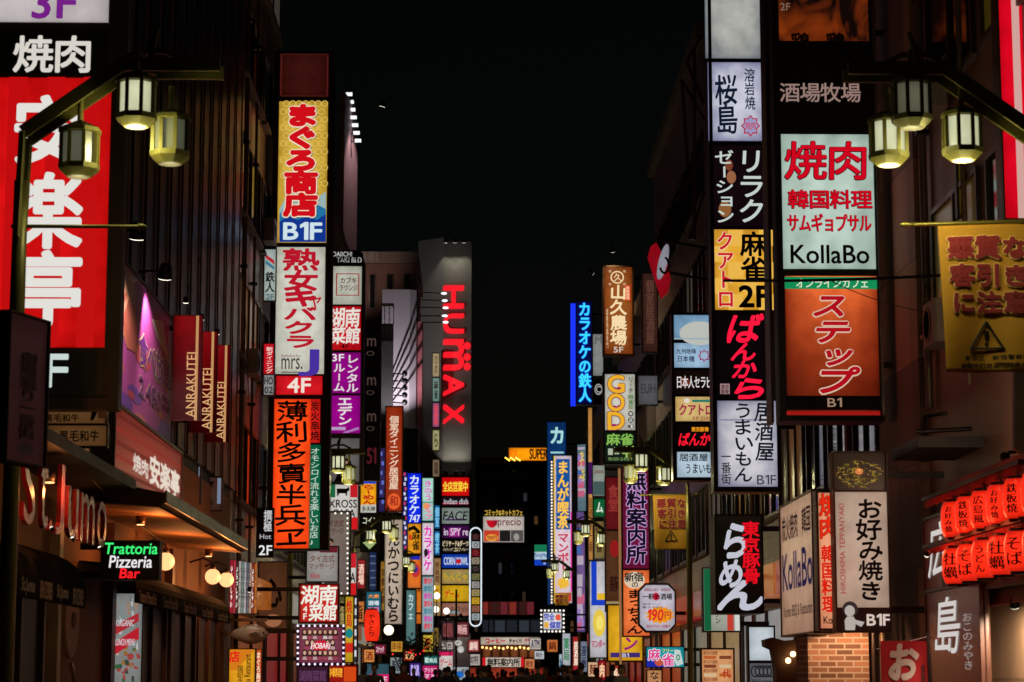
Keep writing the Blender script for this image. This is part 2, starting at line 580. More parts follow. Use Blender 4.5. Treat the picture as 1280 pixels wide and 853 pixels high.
def building(name, label, side, y0, y1, h, mat, pal=None, floors=3.4, bay=2.6, wins='strip', deep=9.0, first=4.0, lits=(), x=None, rng=1, balc=0):
    """a street-front block: wall, cornice, per-floor windows with frames and sills on the street side"""
    x = x if x is not None else (XL if side < 0 else XR)
    yc = (y0 + y1) / 2
    root = empty(name, (x, yc, 0), 0, label, 'building')
    b = MB()
    xo = side * deep
    b.box(min(0, xo), max(0, xo), y0 - yc, y1 - yc, 0, h, mat)
    b.build('wall', root)
    b = MB()
    b.box(min(-side * .25, xo), max(-side * .25, xo), y0 - yc - .002, y1 - yc + .002, h + .002, h + .5, CONC)
    b.build('parapet', root)
    rg = random.Random(rng)
    nf = int((h - first) / floors)
    nb = max(1, int((y1 - y0 - .8) / bay))
    bw = (y1 - y0 - .8) / nb
    for k in range(nf):
        z0 = first + k * floors + .9
        for j in range(nb):
            ya = y0 - yc + .4 + j * bw + .25; yb = ya + bw - .5
            z1 = z0 + floors - 1.5
            w = MB()
            s = -side
            fx = (0.003, .07) if s > 0 else (-.07, -.003)
            for q in ((ya, ya + .07, z0, z1), (yb - .07, yb, z0, z1), (ya + .07, yb - .07, z1 - .07, z1), (ya + .07, yb - .07, z0, z0 + .07), ((ya + yb) / 2 - .03, (ya + yb) / 2 + .03, z0 + .07, z1 - .07)):
                w.box(fx[0], fx[1], q[0], q[1], q[2], q[3], FRAMEMAT)
            f = w.build('window', root)
            w = MB()
            gx = (.004, .02) if s > 0 else (-.02, -.004)
            gm = GLASS
            if (k, j) in lits or rg.random() < .1:
                gm = lit(rg.choice(pal or ((120, 84, 50), (96, 88, 80), (130, 96, 60), (74, 70, 96))), 'soft', .55)
            w.box(gx[0], gx[1], ya + .072, yb - .072, z0 + .072, z1 - .072, gm)
            w.build('pane', f)
            w = MB()
            w.box(fx[0] * 1.01, fx[1] * 2.2, ya - .05, yb + .05, z0 - .09, z0 - .004, CONC)
            w.build('sill', root)
    return root

building('slatted_building', 'dark slatted restaurant block on the left above the trattoria awnings', -1, 31.2, 51, 22, DKWALL, wins='none', first=30)
building('tiled_building', 'grey brown tiled block between the red banners and the tall tuna shop sign', -1, 51.02, 62, 23, TILE_BE, first=4.6, bay=3.4, rng=2)
building('office_block', 'brown office block behind the tall tuna shop sign tower', -1, 62.02, 83, 18.2, TILE_BR, rng=3)
building('office_block', 'grey block behind the purple rental room signs', -1, 83.02, 104, 18.8, TILE_GR, rng=4)
building('office_block', 'dark block behind the white vertical cutlet restaurant sign', -1, 104.02, 127, 17, CONC, rng=5)
building('office_block', 'brown building with square pillar at the right edge of the street', 1, 14, 35.4, 22, PLASTER, first=5.2, bay=3.0, lits=((1, 3), (2, 3), (3, 3), (2, 4)), pal=((80, 70, 16), (70, 56, 20), (84, 66, 26)), rng=6)
building('office_block', 'dark block behind the pale green barbecue sign tower', 1, 35.42, 47, 20, CONC, rng=7)
building('office_block', 'grey tiled block behind the five panel sign tower', 1, 47.02, 62, 21.5, TILE_GR, rng=8)
building('office_block', 'brown block behind the orange warning banner further down the street', 1, 62.02, 80, 19.5, TILE_BR, rng=9)
building('office_block', 'brown block behind the brown vertical farm restaurant sign', 1, 80.02, 101, 15.5, PLASTER, rng=10)
building('office_block', 'dark block behind the blue neon karaoke sign', 1, 101.02, 126, 14.5, CONC, rng=11)

# dark vertical slats of the slatted block, and its dim window columns
t = empty('slat_screen', (XL + .05, 31.5, 5.6), 0, 'black vertical slat screen covering the upper wall behind the round spotlights', 'cladding')
b = MB()
for i in range(13):
    y = .3 + i * 1.5
    b.box(.02, .07, y, y + .9, 0, 14.5, paint((.012, .010, .011), .3))
    b.box(.02, .09, y + 1.0, y + 1.05, 0, 14.5, paint((.42, .26, .27), .3, .6))
b.box(.0, .02, 0, 19.3, 0, 14.5, paint((.008, .008, .01), .5))
b.build('slat_panel', t)

# ------------------------------------------------------------------ the far end of the street
def far_tower():
    Y = 150.0
    p0, p1, p2 = at(519, 848, Y), at(552, 848, Y), at(588, 848, Y)
    top = at(552, 297, Y).z; topr = at(587, 302, Y).z
    root = empty('cinema_tower', (p1.x, Y, 0), 0, 'tall grey tower with big red rotated letters and spotlights at the top', 'building')
    b = MB()
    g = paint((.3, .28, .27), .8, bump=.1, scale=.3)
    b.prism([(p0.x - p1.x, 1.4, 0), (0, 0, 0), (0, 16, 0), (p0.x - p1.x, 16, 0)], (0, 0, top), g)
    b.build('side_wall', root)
    b = MB()
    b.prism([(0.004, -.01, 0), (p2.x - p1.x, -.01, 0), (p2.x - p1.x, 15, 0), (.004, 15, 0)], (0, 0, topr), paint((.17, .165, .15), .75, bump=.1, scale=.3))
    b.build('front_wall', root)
    # the red letters, each turned a quarter clockwise, standing proud of the wall
    red = glow((240, 24, 38), 1.1)
    for ch, ya, yb in (('H', 359, 386), ('U', 394, 417), ('m', 426, 463), ('A', 470, 495), ('X', 507, 530)):
        a, c = at(555, yb, Y), at(579, ya, Y)
        v, f = glyph(ch)
        lo, hi = v.min(0), v.max(0)
        u = (v - lo) / (hi - lo)
        b = MB()
        for dx, dz in ((0, 0), (.06, 0), (-.06, 0), (0, .06), (0, -.06), (.07, .07), (-.07, -.07)):
            pts = [(a.x + y * (c.x - a.x) + dx - p1.x, -.3 + .01 * dx, c.z + (a.z - c.z) * x + dz) for x, y in u]
            b.add(pts, f, red)
        b.build('letter', root)
        if ch == 'm':
            for yy in (433, 447, 459):
                q = at(584, yy, Y); b = MB(); b.lathe([(.001, -.3), (.25, -.3), (.25, -.1), (.001, -.1)], red, (q.x - p1.x, 0, q.z), 12, 'y', False); b.build('letter_dot', root)
    q = at(528, 470, Y)
    lamp(root, (q.x - p1.x - 1.0, -7.0, q.z), (q.x - p1.x + .8, 0, q.z + 5), 420, (1, .95, .9), 110)  # added spot brightening the side wall, in place of the boom floodlights
    for px in (557.5, 569, 580):
        q = at(px, 307, Y)
        lamp(root, (q.x - p1.x, -1.0, q.z), (q.x - p1.x, .3, q.z - 3.4), 70, (1, .93, .75))
    for px in (558, 570, 580):
        q = at(px, 592, Y)
        lamp(root, (q.x - p1.x, -1.0, q.z), (q.x - p1.x, .3, q.z + 3.2), 90, (1, .93, .8))
    for px in (560, 576):  # added spots, put in to brighten the tower's foot
        q = at(px, 773, Y)
        lamp(root, (q.x - p1.x, -1.2, q.z), (q.x - p1.x, .2, q.z - 3), 90, (1, .72, .68))
    return root

def lamp(root, p, aim, watts, col, ang=70, r=.14, name='spotlight', head=True):
    """a small floodlight head with a real light in it"""
    p, aim = Vector(p), Vector(aim)
    d = (aim - p).normalized()
    b = MB()
    b.tube([p - d * r * 2.0, p - d * r * 1.7, p - d * r * .15, p], [r * .5, r * .8, r, r * 1.05], DARKMETAL, 10)
    o = b.build(name, root)
    b = MB()
    b.tube([p + d * .004, p + d * .012], [r * .9, r * .9], glow((255, 246, 225), 2.5), 10)
    b.build('lens', o)
    if watts:
        ld = bpy.data.lights.new('spot_light', 'SPOT')
        ld.energy = watts; ld.color = col; ld.spot_size = math.radians(ang); ld.spot_blend = .6; ld.shadow_soft_size = .05
        lo = bpy.data.objects.new('spot_light', ld); COL.objects.link(lo)
        lo.parent = root
        lo.location = p + d * .06
        lo.rotation_euler = d.to_track_quat('-Z', 'Y').to_euler()
    return o
far_tower()

# long boom floodlights in front of the tower
t = empty('boom_floodlights', at(545, 410, 140), 0, 'five white floodlights on thin booms beside the red tower letters', 'floodlights')
o0 = t.location
for i, (px, py) in enumerate(((555, 367), (556, 376), (557, 385), (556, 395), (557, 403))):
    q = at(px, py, 140) - o0; w = at(521, py - 2 + i * .6, 142) - o0
    b = MB(); b.tube([w, q], .035, paint((.2, .2, .2), .4, .8), 6); b.build('boom', t)
    b = MB(); b.ball(q, .26, glow((235, 238, 240), 1.6), 10, .75, .6, .3); b.build('lamp_head', t)

def end_block(name, label, rect, Y, deep, mat, rows, cols, litp, seed, cat='building'):
    x0, y0, x1 = rect
    a, c = at(x0, y0, Y), at(x1, y0, Y)
    root = empty(name, ((a.x + c.x) / 2, Y, 0), 0, label, cat)
    w = (c.x - a.x) / 2
    b = MB(); b.box(-w, w, 0, deep, 0, a.z, mat); b.build('wall', root)
    b = MB(); b.box(-w - .15, w + .15, -.2, deep, a.z + .004, a.z + .7, CONC); b.build('parapet', root)
    rg = random.Random(seed)
    bw = 2 * w / cols; fh = (a.z - 4.5) / rows
    for k in range(rows):
        for j in range(cols):
            xa = -w + j * bw + .3; xb = xa + bw - .6; za = 4.6 + k * fh + .7; zb = za + fh - 1.4
            f = MB(); f.box(xa, xb, -.06, -.004, za, zb, FRAMEMAT); f = f.build('window', root)
            p = MB(); gm = GLASS
            if rg.random() < litp: gm = lit(rg.choice(((96, 40, 36), (70, 52, 40), (60, 62, 70), (100, 70, 44))), 'soft', .5)
            p.box(xa + .08, xb - .08, -.075, -.062, za + .08, zb - .08, gm); p.build('pane', f)
    return root
end_block('department_store', 'dark wide block closing the end of the street above the coffee shop', (588, 694, 722), 196, 20, paint((.13, .12, .12), .7), 3, 9, .25, 3)
end_block('office_tower', 'barely lit dark tower rising behind the end of the street', (596, 580, 690), 240, 20, paint((.02, .02, .022), .8), 8, 7, .04, 5)
end_block('theatre_block', 'brown building with roof ledge beside the tall white billboard', (455, 330, 520), 131, 12, paint((.16, .10, .085), .7, bump=.2), 6, 3, .1, 8)
t = empty('billboard_tower', at(500, 700, 129), 0, 'tall pale blank billboard wall curving at the corner beside the grey tower', 'billboard')
o0 = t.location
a, c = at(478, 362, 129) - o0, at(522, 535, 129) - o0
b = MB(); b.prism([(a.x, 0, c.z), (c.x - .5, -.0, c.z), (c.x - .12, .25, c.z), (c.x, .8, c.z), (c.x, 1.6, c.z), (a.x, 1.6, c.z)], (0, 0, a.z - c.z), paint((.55, .5, .55), .6, var=.1)); b.build('board', t)
b = MB(); b.box(a.x, c.x, .5, 1.5, -o0.z, c.z - .01, DARKMETAL); b.build('support', t)
a2, c2 = at(522, 400, 128.6) - o0, at(527, 530, 128.6) - o0
b = MB(); b.box(a2.x, c2.x, .2, 2.2, c2.z, a2.z, paint((.4, .12, .14), .6)); b.build('edge_strip', t)
for i in range(5):
    q = at(506, 468 + i * 9, 127) - o0; w = at(490, 467 + i * 9, 128.9) - o0
    b = MB(); b.tube([w, q], .04, DARKMETAL, 6); b.ball(q + Vector((0, 0, .05)), .17, DARKMETAL, 8); b.build('floodlight', t)
lamp(t, (a.x + .6, -3.0, c.z - .6), (a.x + 1.0, 0, a.z - 1.0), 1500, (1, .9, .95), 90)
lamp(t, (a.x - 2.0, -2.5, a.z + .5), (a.x - 2.5, 3, a.z + 2.6), 260, (1, .62, .5), 100)  # added spot, put in to brighten the theatre block's roof
b = MB()
a, c = at(453, 425, 128) - o0, at(490, 535, 128) - o0
b.box(a.x, c.x, -.5, 1.2, c.z, a.z, DKWALL)
for i in range(9): b.box(a.x + (c.x - a.x) * i / 8 - .02, a.x + (c.x - a.x) * i / 8 + .02, -.52, -.48, a.z + .002, a.z + .9, DARKMETAL)
b.box(a.x, c.x, -.52, -.48, a.z + .9, a.z + .95, DARKMETAL)
b.build('roof_balcony', t)

# roof billboard with a row of arm lights on the left skyline
t = empty('roof_billboard', at(432, 300, 97), 0, 'tall rooftop billboard seen edge on with seven arm lights along its side', 'billboard')
o0 = t.location
a, c = at(424, 115, 97) - o0, at(441, 305, 97) - o0
b = MB(); b.prism([(a.x, 0, c.z), (a.x + .25, -.0, c.z), (c.x, 3.2, c.z), (c.x - .25, 3.2, c.z)], (0, 0, a.z - c.z), paint((.42, .26, .28), .6)); b.build('board', t)
b = MB(); b.box(a.x + .2, a.x + .45, .5, .8, 19 - o0.z, c.z, DARKMETAL); b.box(c.x - .5, c.x - .3, 2.4, 2.7, 19 - o0.z, c.z, DARKMETAL); b.build('support', t)
for i in range(7):
    k = i / 6
    q = at(437 + 11 * k, 118 + 58 * k, 98.5) - o0; w = at(431 + 8 * k, 119 + 58 * k, 98.6) - o0
    b = MB(); b.tube([w, q], .03, DARKMETAL, 6); b.build('arm', t)
    b = MB(); b.box(q.x - .16, q.x + .12, q.y - .1, q.y + .1, q.z - .06, q.z + .06, glow((225, 225, 230), 1.4)); b.build('lamp_head', t)
lamp(t, (c.x + 1.2, 1.0, a.z - .4), (c.x - .1, 2.2, c.z + 1.6), 420, (1, .78, .76), 80)

# ------------------------------------------------------------------ street lamps with three hanging lanterns
OLIVE = paint((.15, .135, .03), .45, .3, var=.4, scale=5)
LANTERN_W = 34.0
LAMP_GROUP = 'lantern street lamps along both kerbs'
def lantern_mesh(root, x, y, z, on=1.0):
    """an eight sided lantern under the point (x, y, z)"""
    b = MB()
    b.tube([(x, y, z + .22), (x, y, z - .08)], .03, OLIVE, 8)
    R = .185
    top, bot = z - .1, z - .5
    b.lathe([(.05, top + .08), (R + .03, top), (R + .035, top - .04), (R, top - .05)], OLIVE, (x, y, 0), 8, 'z', False)
    b.lathe([(R, bot + .04), (R + .03, bot + .03), (R + .02, bot - .02), (R - .06, bot - .09), (R - .09, bot - .09)], OLIVE, (x, y, 0), 8, 'z', False)
    for k in range(8):
        a = 2 * math.pi * (k + .5) / 8
        b.bar((x + R * math.cos(a), y + R * math.sin(a), bot + .03), (x + R * math.cos(a), y + R * math.sin(a), top - .04), .035, .035, OLIVE)
    o = b.build('lantern', root)
    g = MB()
    pm = lit((208, 210, 172), 'soft', on)
    r = (R - .018)
    g.lathe([(r, bot + .035), (r, top - .05)], pm, (x, y, 0), 8, 'z', False)
    g.build('pane', o)
    g = MB()
    g.lathe([(.001, bot - .085), (R - .075, bot - .085), (R - .075, bot - .095), (.001, bot - .095)], glow((240, 228, 190), .9 * on), (x, y, 0), 8, 'z', False)
    g.build('bottom_glass', o)
    ld = bpy.data.lights.new('lantern_bulb', 'POINT'); ld.energy = LANTERN_W * on; ld.color = (1, .93, .45); ld.shadow_soft_size = .1
    lo = bpy.data.objects.new('lantern_bulb', ld); COL.objects.link(lo); lo.parent = root; lo.location = (x, y, bot - .22)
def street_lamp(X, Y, side, label, lanterns):
    """side: +1 when the arm reaches to the right, -1 to the left"""
    root = empty('street_lamp', (X, Y, .12), 0, label, 'street lamp', LAMP_GROUP)
    b = MB()
    b.lathe([(.2, 0), (.2, .25), (.13, .35), (.085, .9), (.075, 5.0), (.07, 6.2)], OLIVE, (0, 0, 0), 10)
    b.build('post', root)
    b = MB()
    s = side
    for dy in (-.16, .16):
        P = [(0, dy, 5.6), (s * .03, dy, 6.66), (s * 1.0, dy, 7.36), (s * 1.98, dy, 7.36)]
        for i in range(3): b.bar(P[i], P[i + 1], .05, .13, OLIVE)
    b.tube([(s * .95, 0, 7.44), (s * 1.15, 0, 7.54), (s * 1.4, 0, 7.54), (s * 1.6, 0, 7.44)], .03, OLIVE, 6)
    b.tube([(s * 1.26, 0, 7.3), (s * 1.26, 0, 7.6), (s * 1.33, 0, 7.78)], [.06, .05, .02], OLIVE, 6)
    b.build('arm', root)
    for x, y, z, on in lanterns: lantern_mesh(root, s * x, y, z, on)
    return root
STD = [(.66, 0, 7.0, .95), (1.27, -.1, 7.36, 1.0), (1.52, .55, 7.1, .55)]
first = street_lamp(-4.52, 22, 1, 'lantern street lamp nearest on the left in front of the red barbecue sign', [(.57, 0, at(100, 152, 22).z - .1, .12), (1.16, -.2, at(175, 96, 22).z - .1, .9), (1.45, .2, at(205, 145, 22).z + .02, .12)])
second = street_lamp(5.75, 22, -1, 'lantern street lamp nearest on the right above the big yellow banner', [(.81, 0, at(1218, 142, 22).z - .02, .95), (1.34, -.12, at(1142, 92, 22).z - .13, .14), (1.51, .25, at(1112, 136, 22).z - .06, .9)])
lp = street_lamp(-4.9, 60.6, 1, 'lantern street lamp beside the purple rental room sign on the left', STD)
rp = street_lamp(5.8, 60, -1, 'lantern street lamp with the orange warning banner beside the white prize sign', STD)
for src, X, Y, lab in ((lp, -4.55, 86, 'lantern street lamp in front of the white vertical cutlet restaurant sign'),
                       (lp, -4.55, 112, 'lantern street lamp left of the yellow game centre panel'),
                       (rp, 5.7, 88, 'lantern street lamp in front of the blue and yellow comic cafe sign'),
                       (rp, 5.6, 118, 'lantern street lamp above the light bulb framed private room sign')):
    c = copy_tree(src); c.location = (X, Y, .12); c['label'] = lab
# ================================================================== LEFT SIDE
# ---- nearest sign stack at the left edge
S = Sign('stacked_sign', 'huge barbecue sign stack at the left edge, red with white characters under a 3F panel', 'sign', (-70, -40, 134, 498), Y=27, depth=.25, rim=.14, body=BROWNMETAL)
P = S.panel((-66, -40, 136, 29), (190, 182, 182), label='white panel with purple 3F lettering')
P.text('3F', (42, -14, 94, 24), (112, 30, 128), 'h', .045)
P = S.panel((-66, 40, 134, 94), (14, 14, 16), label='black panel with white yakiniku characters', mat=BLACK)
P.text('焼肉', (18, 45, 116, 92), (205, 200, 192), 'h', .04)
P = S.panel((-66, 97, 131, 435), (206, 14, 16), label='red panel with big white characters', style='tube', st=1.0)
for x in (-30, 12, 60, 105): P.rect((x, 97, x + 12, 435), (190, 10, 14), 0)
P.text('安', (18, 120, 102, 208), (214, 212, 206), 'v', .05, lay=1)
P.text('楽', (20, 216, 102, 312), (214, 212, 206), 'v', .05, lay=1)
P.text('亭', (18, 314, 102, 412), (214, 212, 206), 'v', .05, lay=1)
P = S.panel((-66, 440, 121, 497), (10, 14, 18), label='black floor number panel', mat=BLACK)
P.text('F', (58, 444, 84, 484), (190, 205, 200), 'h', .05)
P.text('1', (28, 444, 40, 484), (190, 205, 200), 'h', .05)
S.done()
t = S.root
b = MB()
xa, xb = S.loc(139, 200)[0], S.loc(150, 200)[0]
b.box(xa - .12, xb - .12, .26, .4, S.b[1] - .2, S.a[1] + 1, paint((.22, .2, .19), .4, .7)); b.build('edge_column', t)

# hanging beef signs under it
for i, (r, l) in enumerate((((54, 504, 132, 530), 'upper beige beef sign with bull silhouette under the red barbecue sign'), ((60, 532, 133, 558), 'lower beige beef sign with brush text under the red barbecue sign'))):
    S = Sign('beef_sign', l, 'sign', r, Y=28, depth=.1, rim=.02, body=BROWNMETAL)
    P = S.full((92, 62, 34), st=.9)
    x0, y0, x1, y1 = r
    if i == 0:
        P.shape([(x0 + 6, y0 + 4), (x0 + 26, y0 + 3), (x0 + 24, y0 + 10), (x0 + 20, y0 + 12), (x0 + 12, y0 + 9)], INK)
        P.shape([(x1 - 24, y0 + 4), (x1 - 8, y0 + 2), (x1 - 10, y0 + 12), (x1 - 15, y1 - 4), (x1 - 19, y1 - 4), (x1 - 17, y0 + 13)], INK)
        P.text('黒毛和牛', (x0 + 2, y0 + 14, x0 + 46, y1 - 2), (20, 14, 10), 'h', .02, brush=.03, jit=.1)
    else:
        P.text('黒毛和牛', (x0 + 14, y0 + 6, x1 - 8, y1 - 5), (20, 14, 10), 'h', .02, brush=.03, jit=.1)
    S.done()

# purple lamp post sign turned towards the kerb
S = Sign('street_name_sign', 'unlit purple street name board turned sideways on the left lamp post', 'sign', (10, 390, 52, 575), X=-4.2, rz=math.radians(72), depth=.12, rim=.02, body=paint((.03, .02, .035), .5))
P = S.full(None, mat=paint((.36, .14, .36), .55))
P.text('劇場通り一番街', (.3, .24, .74, .84), paint((.03, .02, .05), .5), 'v', .025, uv=True)
P.oval((.3, .86, .72, .95), paint((.08, .10, .30), .5), uv=True)
S.done()
b = MB(); b.tube([(0, 0, 0), (1.26, 0, 0)], .02, OLIVE, 6); b.lathe([(.035, 0), (.03, .05), (.001, .1)], OLIVE, (1.26, 0, 0), 8, 'x')
t = empty('banner_rod', at(14, 283, 22), 0, 'thin horizontal banner rod reaching out from the left lamp post', 'rod'); b.build('rod', t)

# ---- food poster and spotlights on the slatted wall
S = Sign('food_poster', 'purple all you can eat food poster with outlined price, tilted on the slatted wall', 'poster', (140, 312, 213, 500), X=-5.25, rz=math.radians(90), depth=.15, rim=.04)
P = S.full(None, mat=paint((.42, .07, .36), .4, var=.6, scale=.9), label='printed poster sheet')
P.zs = .0012
rg = random.Random(4)
for i in range(16):
    u, v, r = rg.random(), rg.uniform(.3, 1), rg.uniform(.05, .13)
    c = rg.choice(((.55, .06, .12), (.16, .05, .42), (.6, .16, .2)))
    P.oval((max(.0, u - r), max(.0, v - r * .5), min(1, u + r), min(1, v + r * .5)), paint(c, .4), uv=True, lay=0)
for i in range(7):
    a = .05 + i * .016
    P.shape([(a, .1 + i * .05), (a + .1 + i * .01, .06), (a + .13 + .02 * i, .42 + .02 * i), (a + .07, .45 + i * .02)], paint((.8, .4, .26) if i % 2 else (.5, .14, .1), .4), lay=1, uv=True)
P.shape([(.02, .0), (.28, .02), (.34, .22), (.2, .2), (.1, .12)], paint((.5, .3, .2), .45), lay=1, uv=True)
P.text('食べ放題', (.40, .36, .97, .60), paint((.14, .02, .26), .4), 'h', .03, out=(paint((.85, .62, .38), .4), .05), uv=True, lay=2)
P.text('2.480円', (.42, .66, .94, .83), paint((.14, .02, .26), .4), 'h', .03, out=(paint((.85, .62, .38), .4), .05), uv=True, lay=2)
P.shape([(.6, .18), (.8, .1), (.9, .34), (.7, .28)], paint((.7, .65, .62), .4), lay=1, uv=True)
S.done()
t = empty('spotlights', (S.root.location.x, S.root.location.y, S.root.location.z), 0, 'pair of round spotlights on the top edge of the purple food poster', 'spotlights')
for px, py, watt in ((171, 298, 900), (206, 348, 320)):
    q = atx(px, py, -4.9); q = q - t.location
    b = MB(); b.tube([(q.x - .42, q.y, q.z + .1), (q.x, q.y, q.z + .12)], .03, DARKMETAL, 6); b.build('arm', t)
    lamp(t, q, (.1, q.y + .9, q.z - 2.2), watt, (1, .74, .64), 100, .12)

# red lacquer name board
S = Sign('name_board', 'brown red barbecue name board with white characters along the slatted wall', 'sign', (142, 505, 225, 592), X=-4.95, rz=math.radians(90), depth=.22, rim=.05, body=paint((.2, .17, .15), .35, .8))
P = S.full((122, 26, 22), style='hot', st=.95)
for i in range(5):
    P.shape([(0, .1 + i * .2), (1, .0 + i * .2), (1, .05 + i * .2), (0, .17 + i * .2)], (132, 34, 28) if i % 2 else (96, 18, 18), 0, True)
P.text('焼肉', (.24, .52, .46, .8), (200, 188, 176), 'h', .03, uv=True)
P.text('安楽亭', (.47, .36, .97, .84), (206, 194, 180), 'h', .04, uv=True)
S.done()

# three red banners in a row
for i, (x0, y0, x1, y1, Y, lab) in enumerate(((217, 395, 251, 526, 38.3, 'nearest of the three overlapping red vertical banners on the slatted wall'), (238, 415, 270, 541, 41.2, 'middle of the three overlapping red vertical banners on the slatted wall'), (258, 432, 286, 553, 43.9, 'farthest of the three overlapping red vertical banners on the slatted wall'))):
    S = Sign('red_banner', lab, 'banner', (x0, y0, x1, y1), Y=Y, depth=.03, rim=.006, body=paint((.2, .02, .03), .5), arm=-.35, group='red banners on the slatted wall')
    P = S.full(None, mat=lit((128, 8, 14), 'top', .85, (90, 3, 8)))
    w = x1 - x0
    P.rect((x0 + w * .84, y0, x0 + w * .86, y1), (190, 140, 90), 0)
    P.text('ANRAKUTEI', (x0 + w * .5, y0 + 46, x0 + w * .8, y1 - 4), (206, 160, 110), 'h', .012, rot=-1)
    S.done()
    lamp(S.root, (S.a[0] + .25, -.35, S.a[1] + .18), (S.a[0] + .2, -.03, S.a[1] - .5), 1.2, (1, .75, .6), 80, .05)

# ---- ground floor of the slatted block: awnings, eaves, door, bulbs
WOOD = paint((.13, .055, .025), .5, bump=.15, scale=3)
STUC = paint((.36, .17, .07), .75, bump=.2, scale=2)
t = empty('storefront', (XL, 31.2, 0), 0, 'warm lit plaster shop front with deep eaves and wooden doors behind the trattoria awning', 'shop front')
b = MB(); b.box(-.02, .02, -7.0, 19.5, .13, 5.4, STUC); b.build('wall', t)
b = MB()
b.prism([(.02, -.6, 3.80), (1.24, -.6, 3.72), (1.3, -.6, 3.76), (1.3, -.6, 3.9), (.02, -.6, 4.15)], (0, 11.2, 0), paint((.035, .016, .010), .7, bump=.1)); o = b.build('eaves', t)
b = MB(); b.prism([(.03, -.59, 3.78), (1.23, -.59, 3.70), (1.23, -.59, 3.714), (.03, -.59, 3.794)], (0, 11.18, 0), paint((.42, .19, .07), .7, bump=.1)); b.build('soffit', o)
b = MB(); b.box(1.302, 1.33, -.6, 10.6, 3.76, 3.93, BROWNMETAL); b.build('gutter', t)
for y0, y1 in ((-6.8, -6.3), (-2.0, -1.75), (2.4, 2.75), (9.0, 9.3), (17.6, 18.4)):
    b = MB(); b.box(.02, .16, y0, y1, .13, 3.69, WOOD if y0 != -2.0 else paint((.62, .5, .3), .5)); b.build('post', t)
for y0, y1 in ((-5.6, -2.6), (3.2, 4.9), (5.2, 8.8), (9.6, 13), (13.4, 17)):
    b = MB()
    for q in ((y0, y0 + .12, .15, 2.75), (y1 - .12, y1, .15, 2.75), (y0 + .12, y1 - .12, 2.6, 2.75), ((y0 + y1) / 2 - .06, (y0 + y1) / 2 + .06, .15, 2.6)): b.box(.02, .12, *q, WOOD)
    o = b.build('door', t)
    b = MB()
    b.box(.022, .05, y0 + .13, (y0 + y1) / 2 - .07, .5, 2.58, glassy((.03, .016, .009), .55)); b.box(.022, .05, (y0 + y1) / 2 + .07, y1 - .13, .5, 2.58, glassy((.03, .016, .009), .55)); b.build('pane', o)
    b = MB(); b.box(.02, .09, y0 + .13, (y0 + y1) / 2 - .07, .15, .5, WOOD); b.box(.02, .09, (y0 + y1) / 2 + .07, y1 - .13, .15, .5, WOOD); b.build('kick_panel', o)
CLOTH = paint((.008, .0075, .008), .95, bump=.15, scale=5)
CLOTH.node_tree.nodes['Principled BSDF'].inputs['Specular IOR Level'].default_value = .04
def awning(name, label, y0, y1, z, reach, words, n, rise=.4, drop=.24):
    t = empty(name, (XL + .03, (y0 + y1) / 2, z), 0, label, 'awning')
    h = (y1 - y0) / 2
    b = MB()
    seg = 6
    for i in range(seg):
        a, c = math.pi / 2 * i / seg, math.pi / 2 * (i + 1) / seg
        p = lambda w, k: (reach * math.sin(w) * k, -h, rise * math.cos(w) * k)
        b.prism([p(a, 1), p(c, 1), p(c, .97), p(a, .97)], (0, 2 * h, 0), CLOTH)
    b.build('canopy', t)
    b = MB(); b.box(reach - .025, reach, -h, h, -drop, -.001, CLOTH); o = b.build('valance', t)
    L = MB()
    for k in range(n):
        wd = words[k % len(words)]
        v, f = glyph(wd)
        lo, hi = v.min(0), v.max(0)
        ya = -h + 2 * h * (k + .12) / n; yb = -h + 2 * h * (k + .82) / n
        u = (v - lo) / (hi - lo)
        for dx in (-.008, 0, .008):
            L.add([(reach + .006, ya + (yb - ya) * a + dx, -drop * .88 + drop * .7 * c + dx) for a, c in u], f, paint((.85, .74, .64), .7))
    L.build('lettering', o)
awning('awning', 'black rounded awning with white script lettering at the lower left edge', 21.5, 27.6, 2.5, .75, ['St.Jumo', 'BENZERIES'], 6, .45, .26)
awning('awning', 'long black awning printed with small white Trattoria Pizzeria Bar text', 31.4, 43.6, 2.66, .8, ['Trattoria Pizzeria Bar'], 5, .36, .22)

# fish-bone tall letters of the bar sign
t = empty('letter_sign', (-4.66, 26, 3.4), 0, 'tall curved red 3D letters hanging in a row under the dark ledge, lower left', 'sign')
lm = paint((.20, .012, .012), .2, .35, var=.3)
spots = [('S', 23.1, 3.8, 2.98, .62), ('t', 24.0, 3.78, 3.0, .42), ('.', 24.55, 3.12, 3.0, .13), ('J', 24.9, 3.78, 2.98, .5), ('u', 25.65, 3.58, 3.0, .66), ('m', 26.5, 3.58, 3.0, .95), ('o', 27.65, 3.58, 3.0, .7)]
for ch, y, zt, zb, w in spots:
    v, f = glyph(ch); lo, hi = v.min(0), v.max(0); u = (v - lo) / (hi - lo)
    b = MB()
    n = len(u)
    vv = [(0.0, y + w * a - 26, zb + (zt - zb) * c - 3.4) for a, c in u] + [(.05, y + w * a - 26, zb + (zt - zb) * c - 3.4) for a, c in u]
    fr = [tuple(i + n for i in q) for q in f] + [tuple(reversed(q)) for q in f]
    ec = {}
    for q in f:
        for i in range(len(q)):
            e = (q[i], q[(i + 1) % len(q)]); k = tuple(sorted(e)); ec.setdefault(k, []).append(e)
    fr += [(e[0][0], e[0][1], e[0][1] + n, e[0][0] + n) for e in ec.values() if len(e) == 1]
    b.add(vv, fr, lm); b.build('letter', t)
b = MB(); b.box(-.84, .1, -4.5, 4.4, .52, .66, BLACK); b.build('ledge', t)
for y in (-1.3, .5): 
    lamp(t, (.32, y - .25, -.5), (0, y + .1, .1), 9, (1, .6, .22), 120, .02)
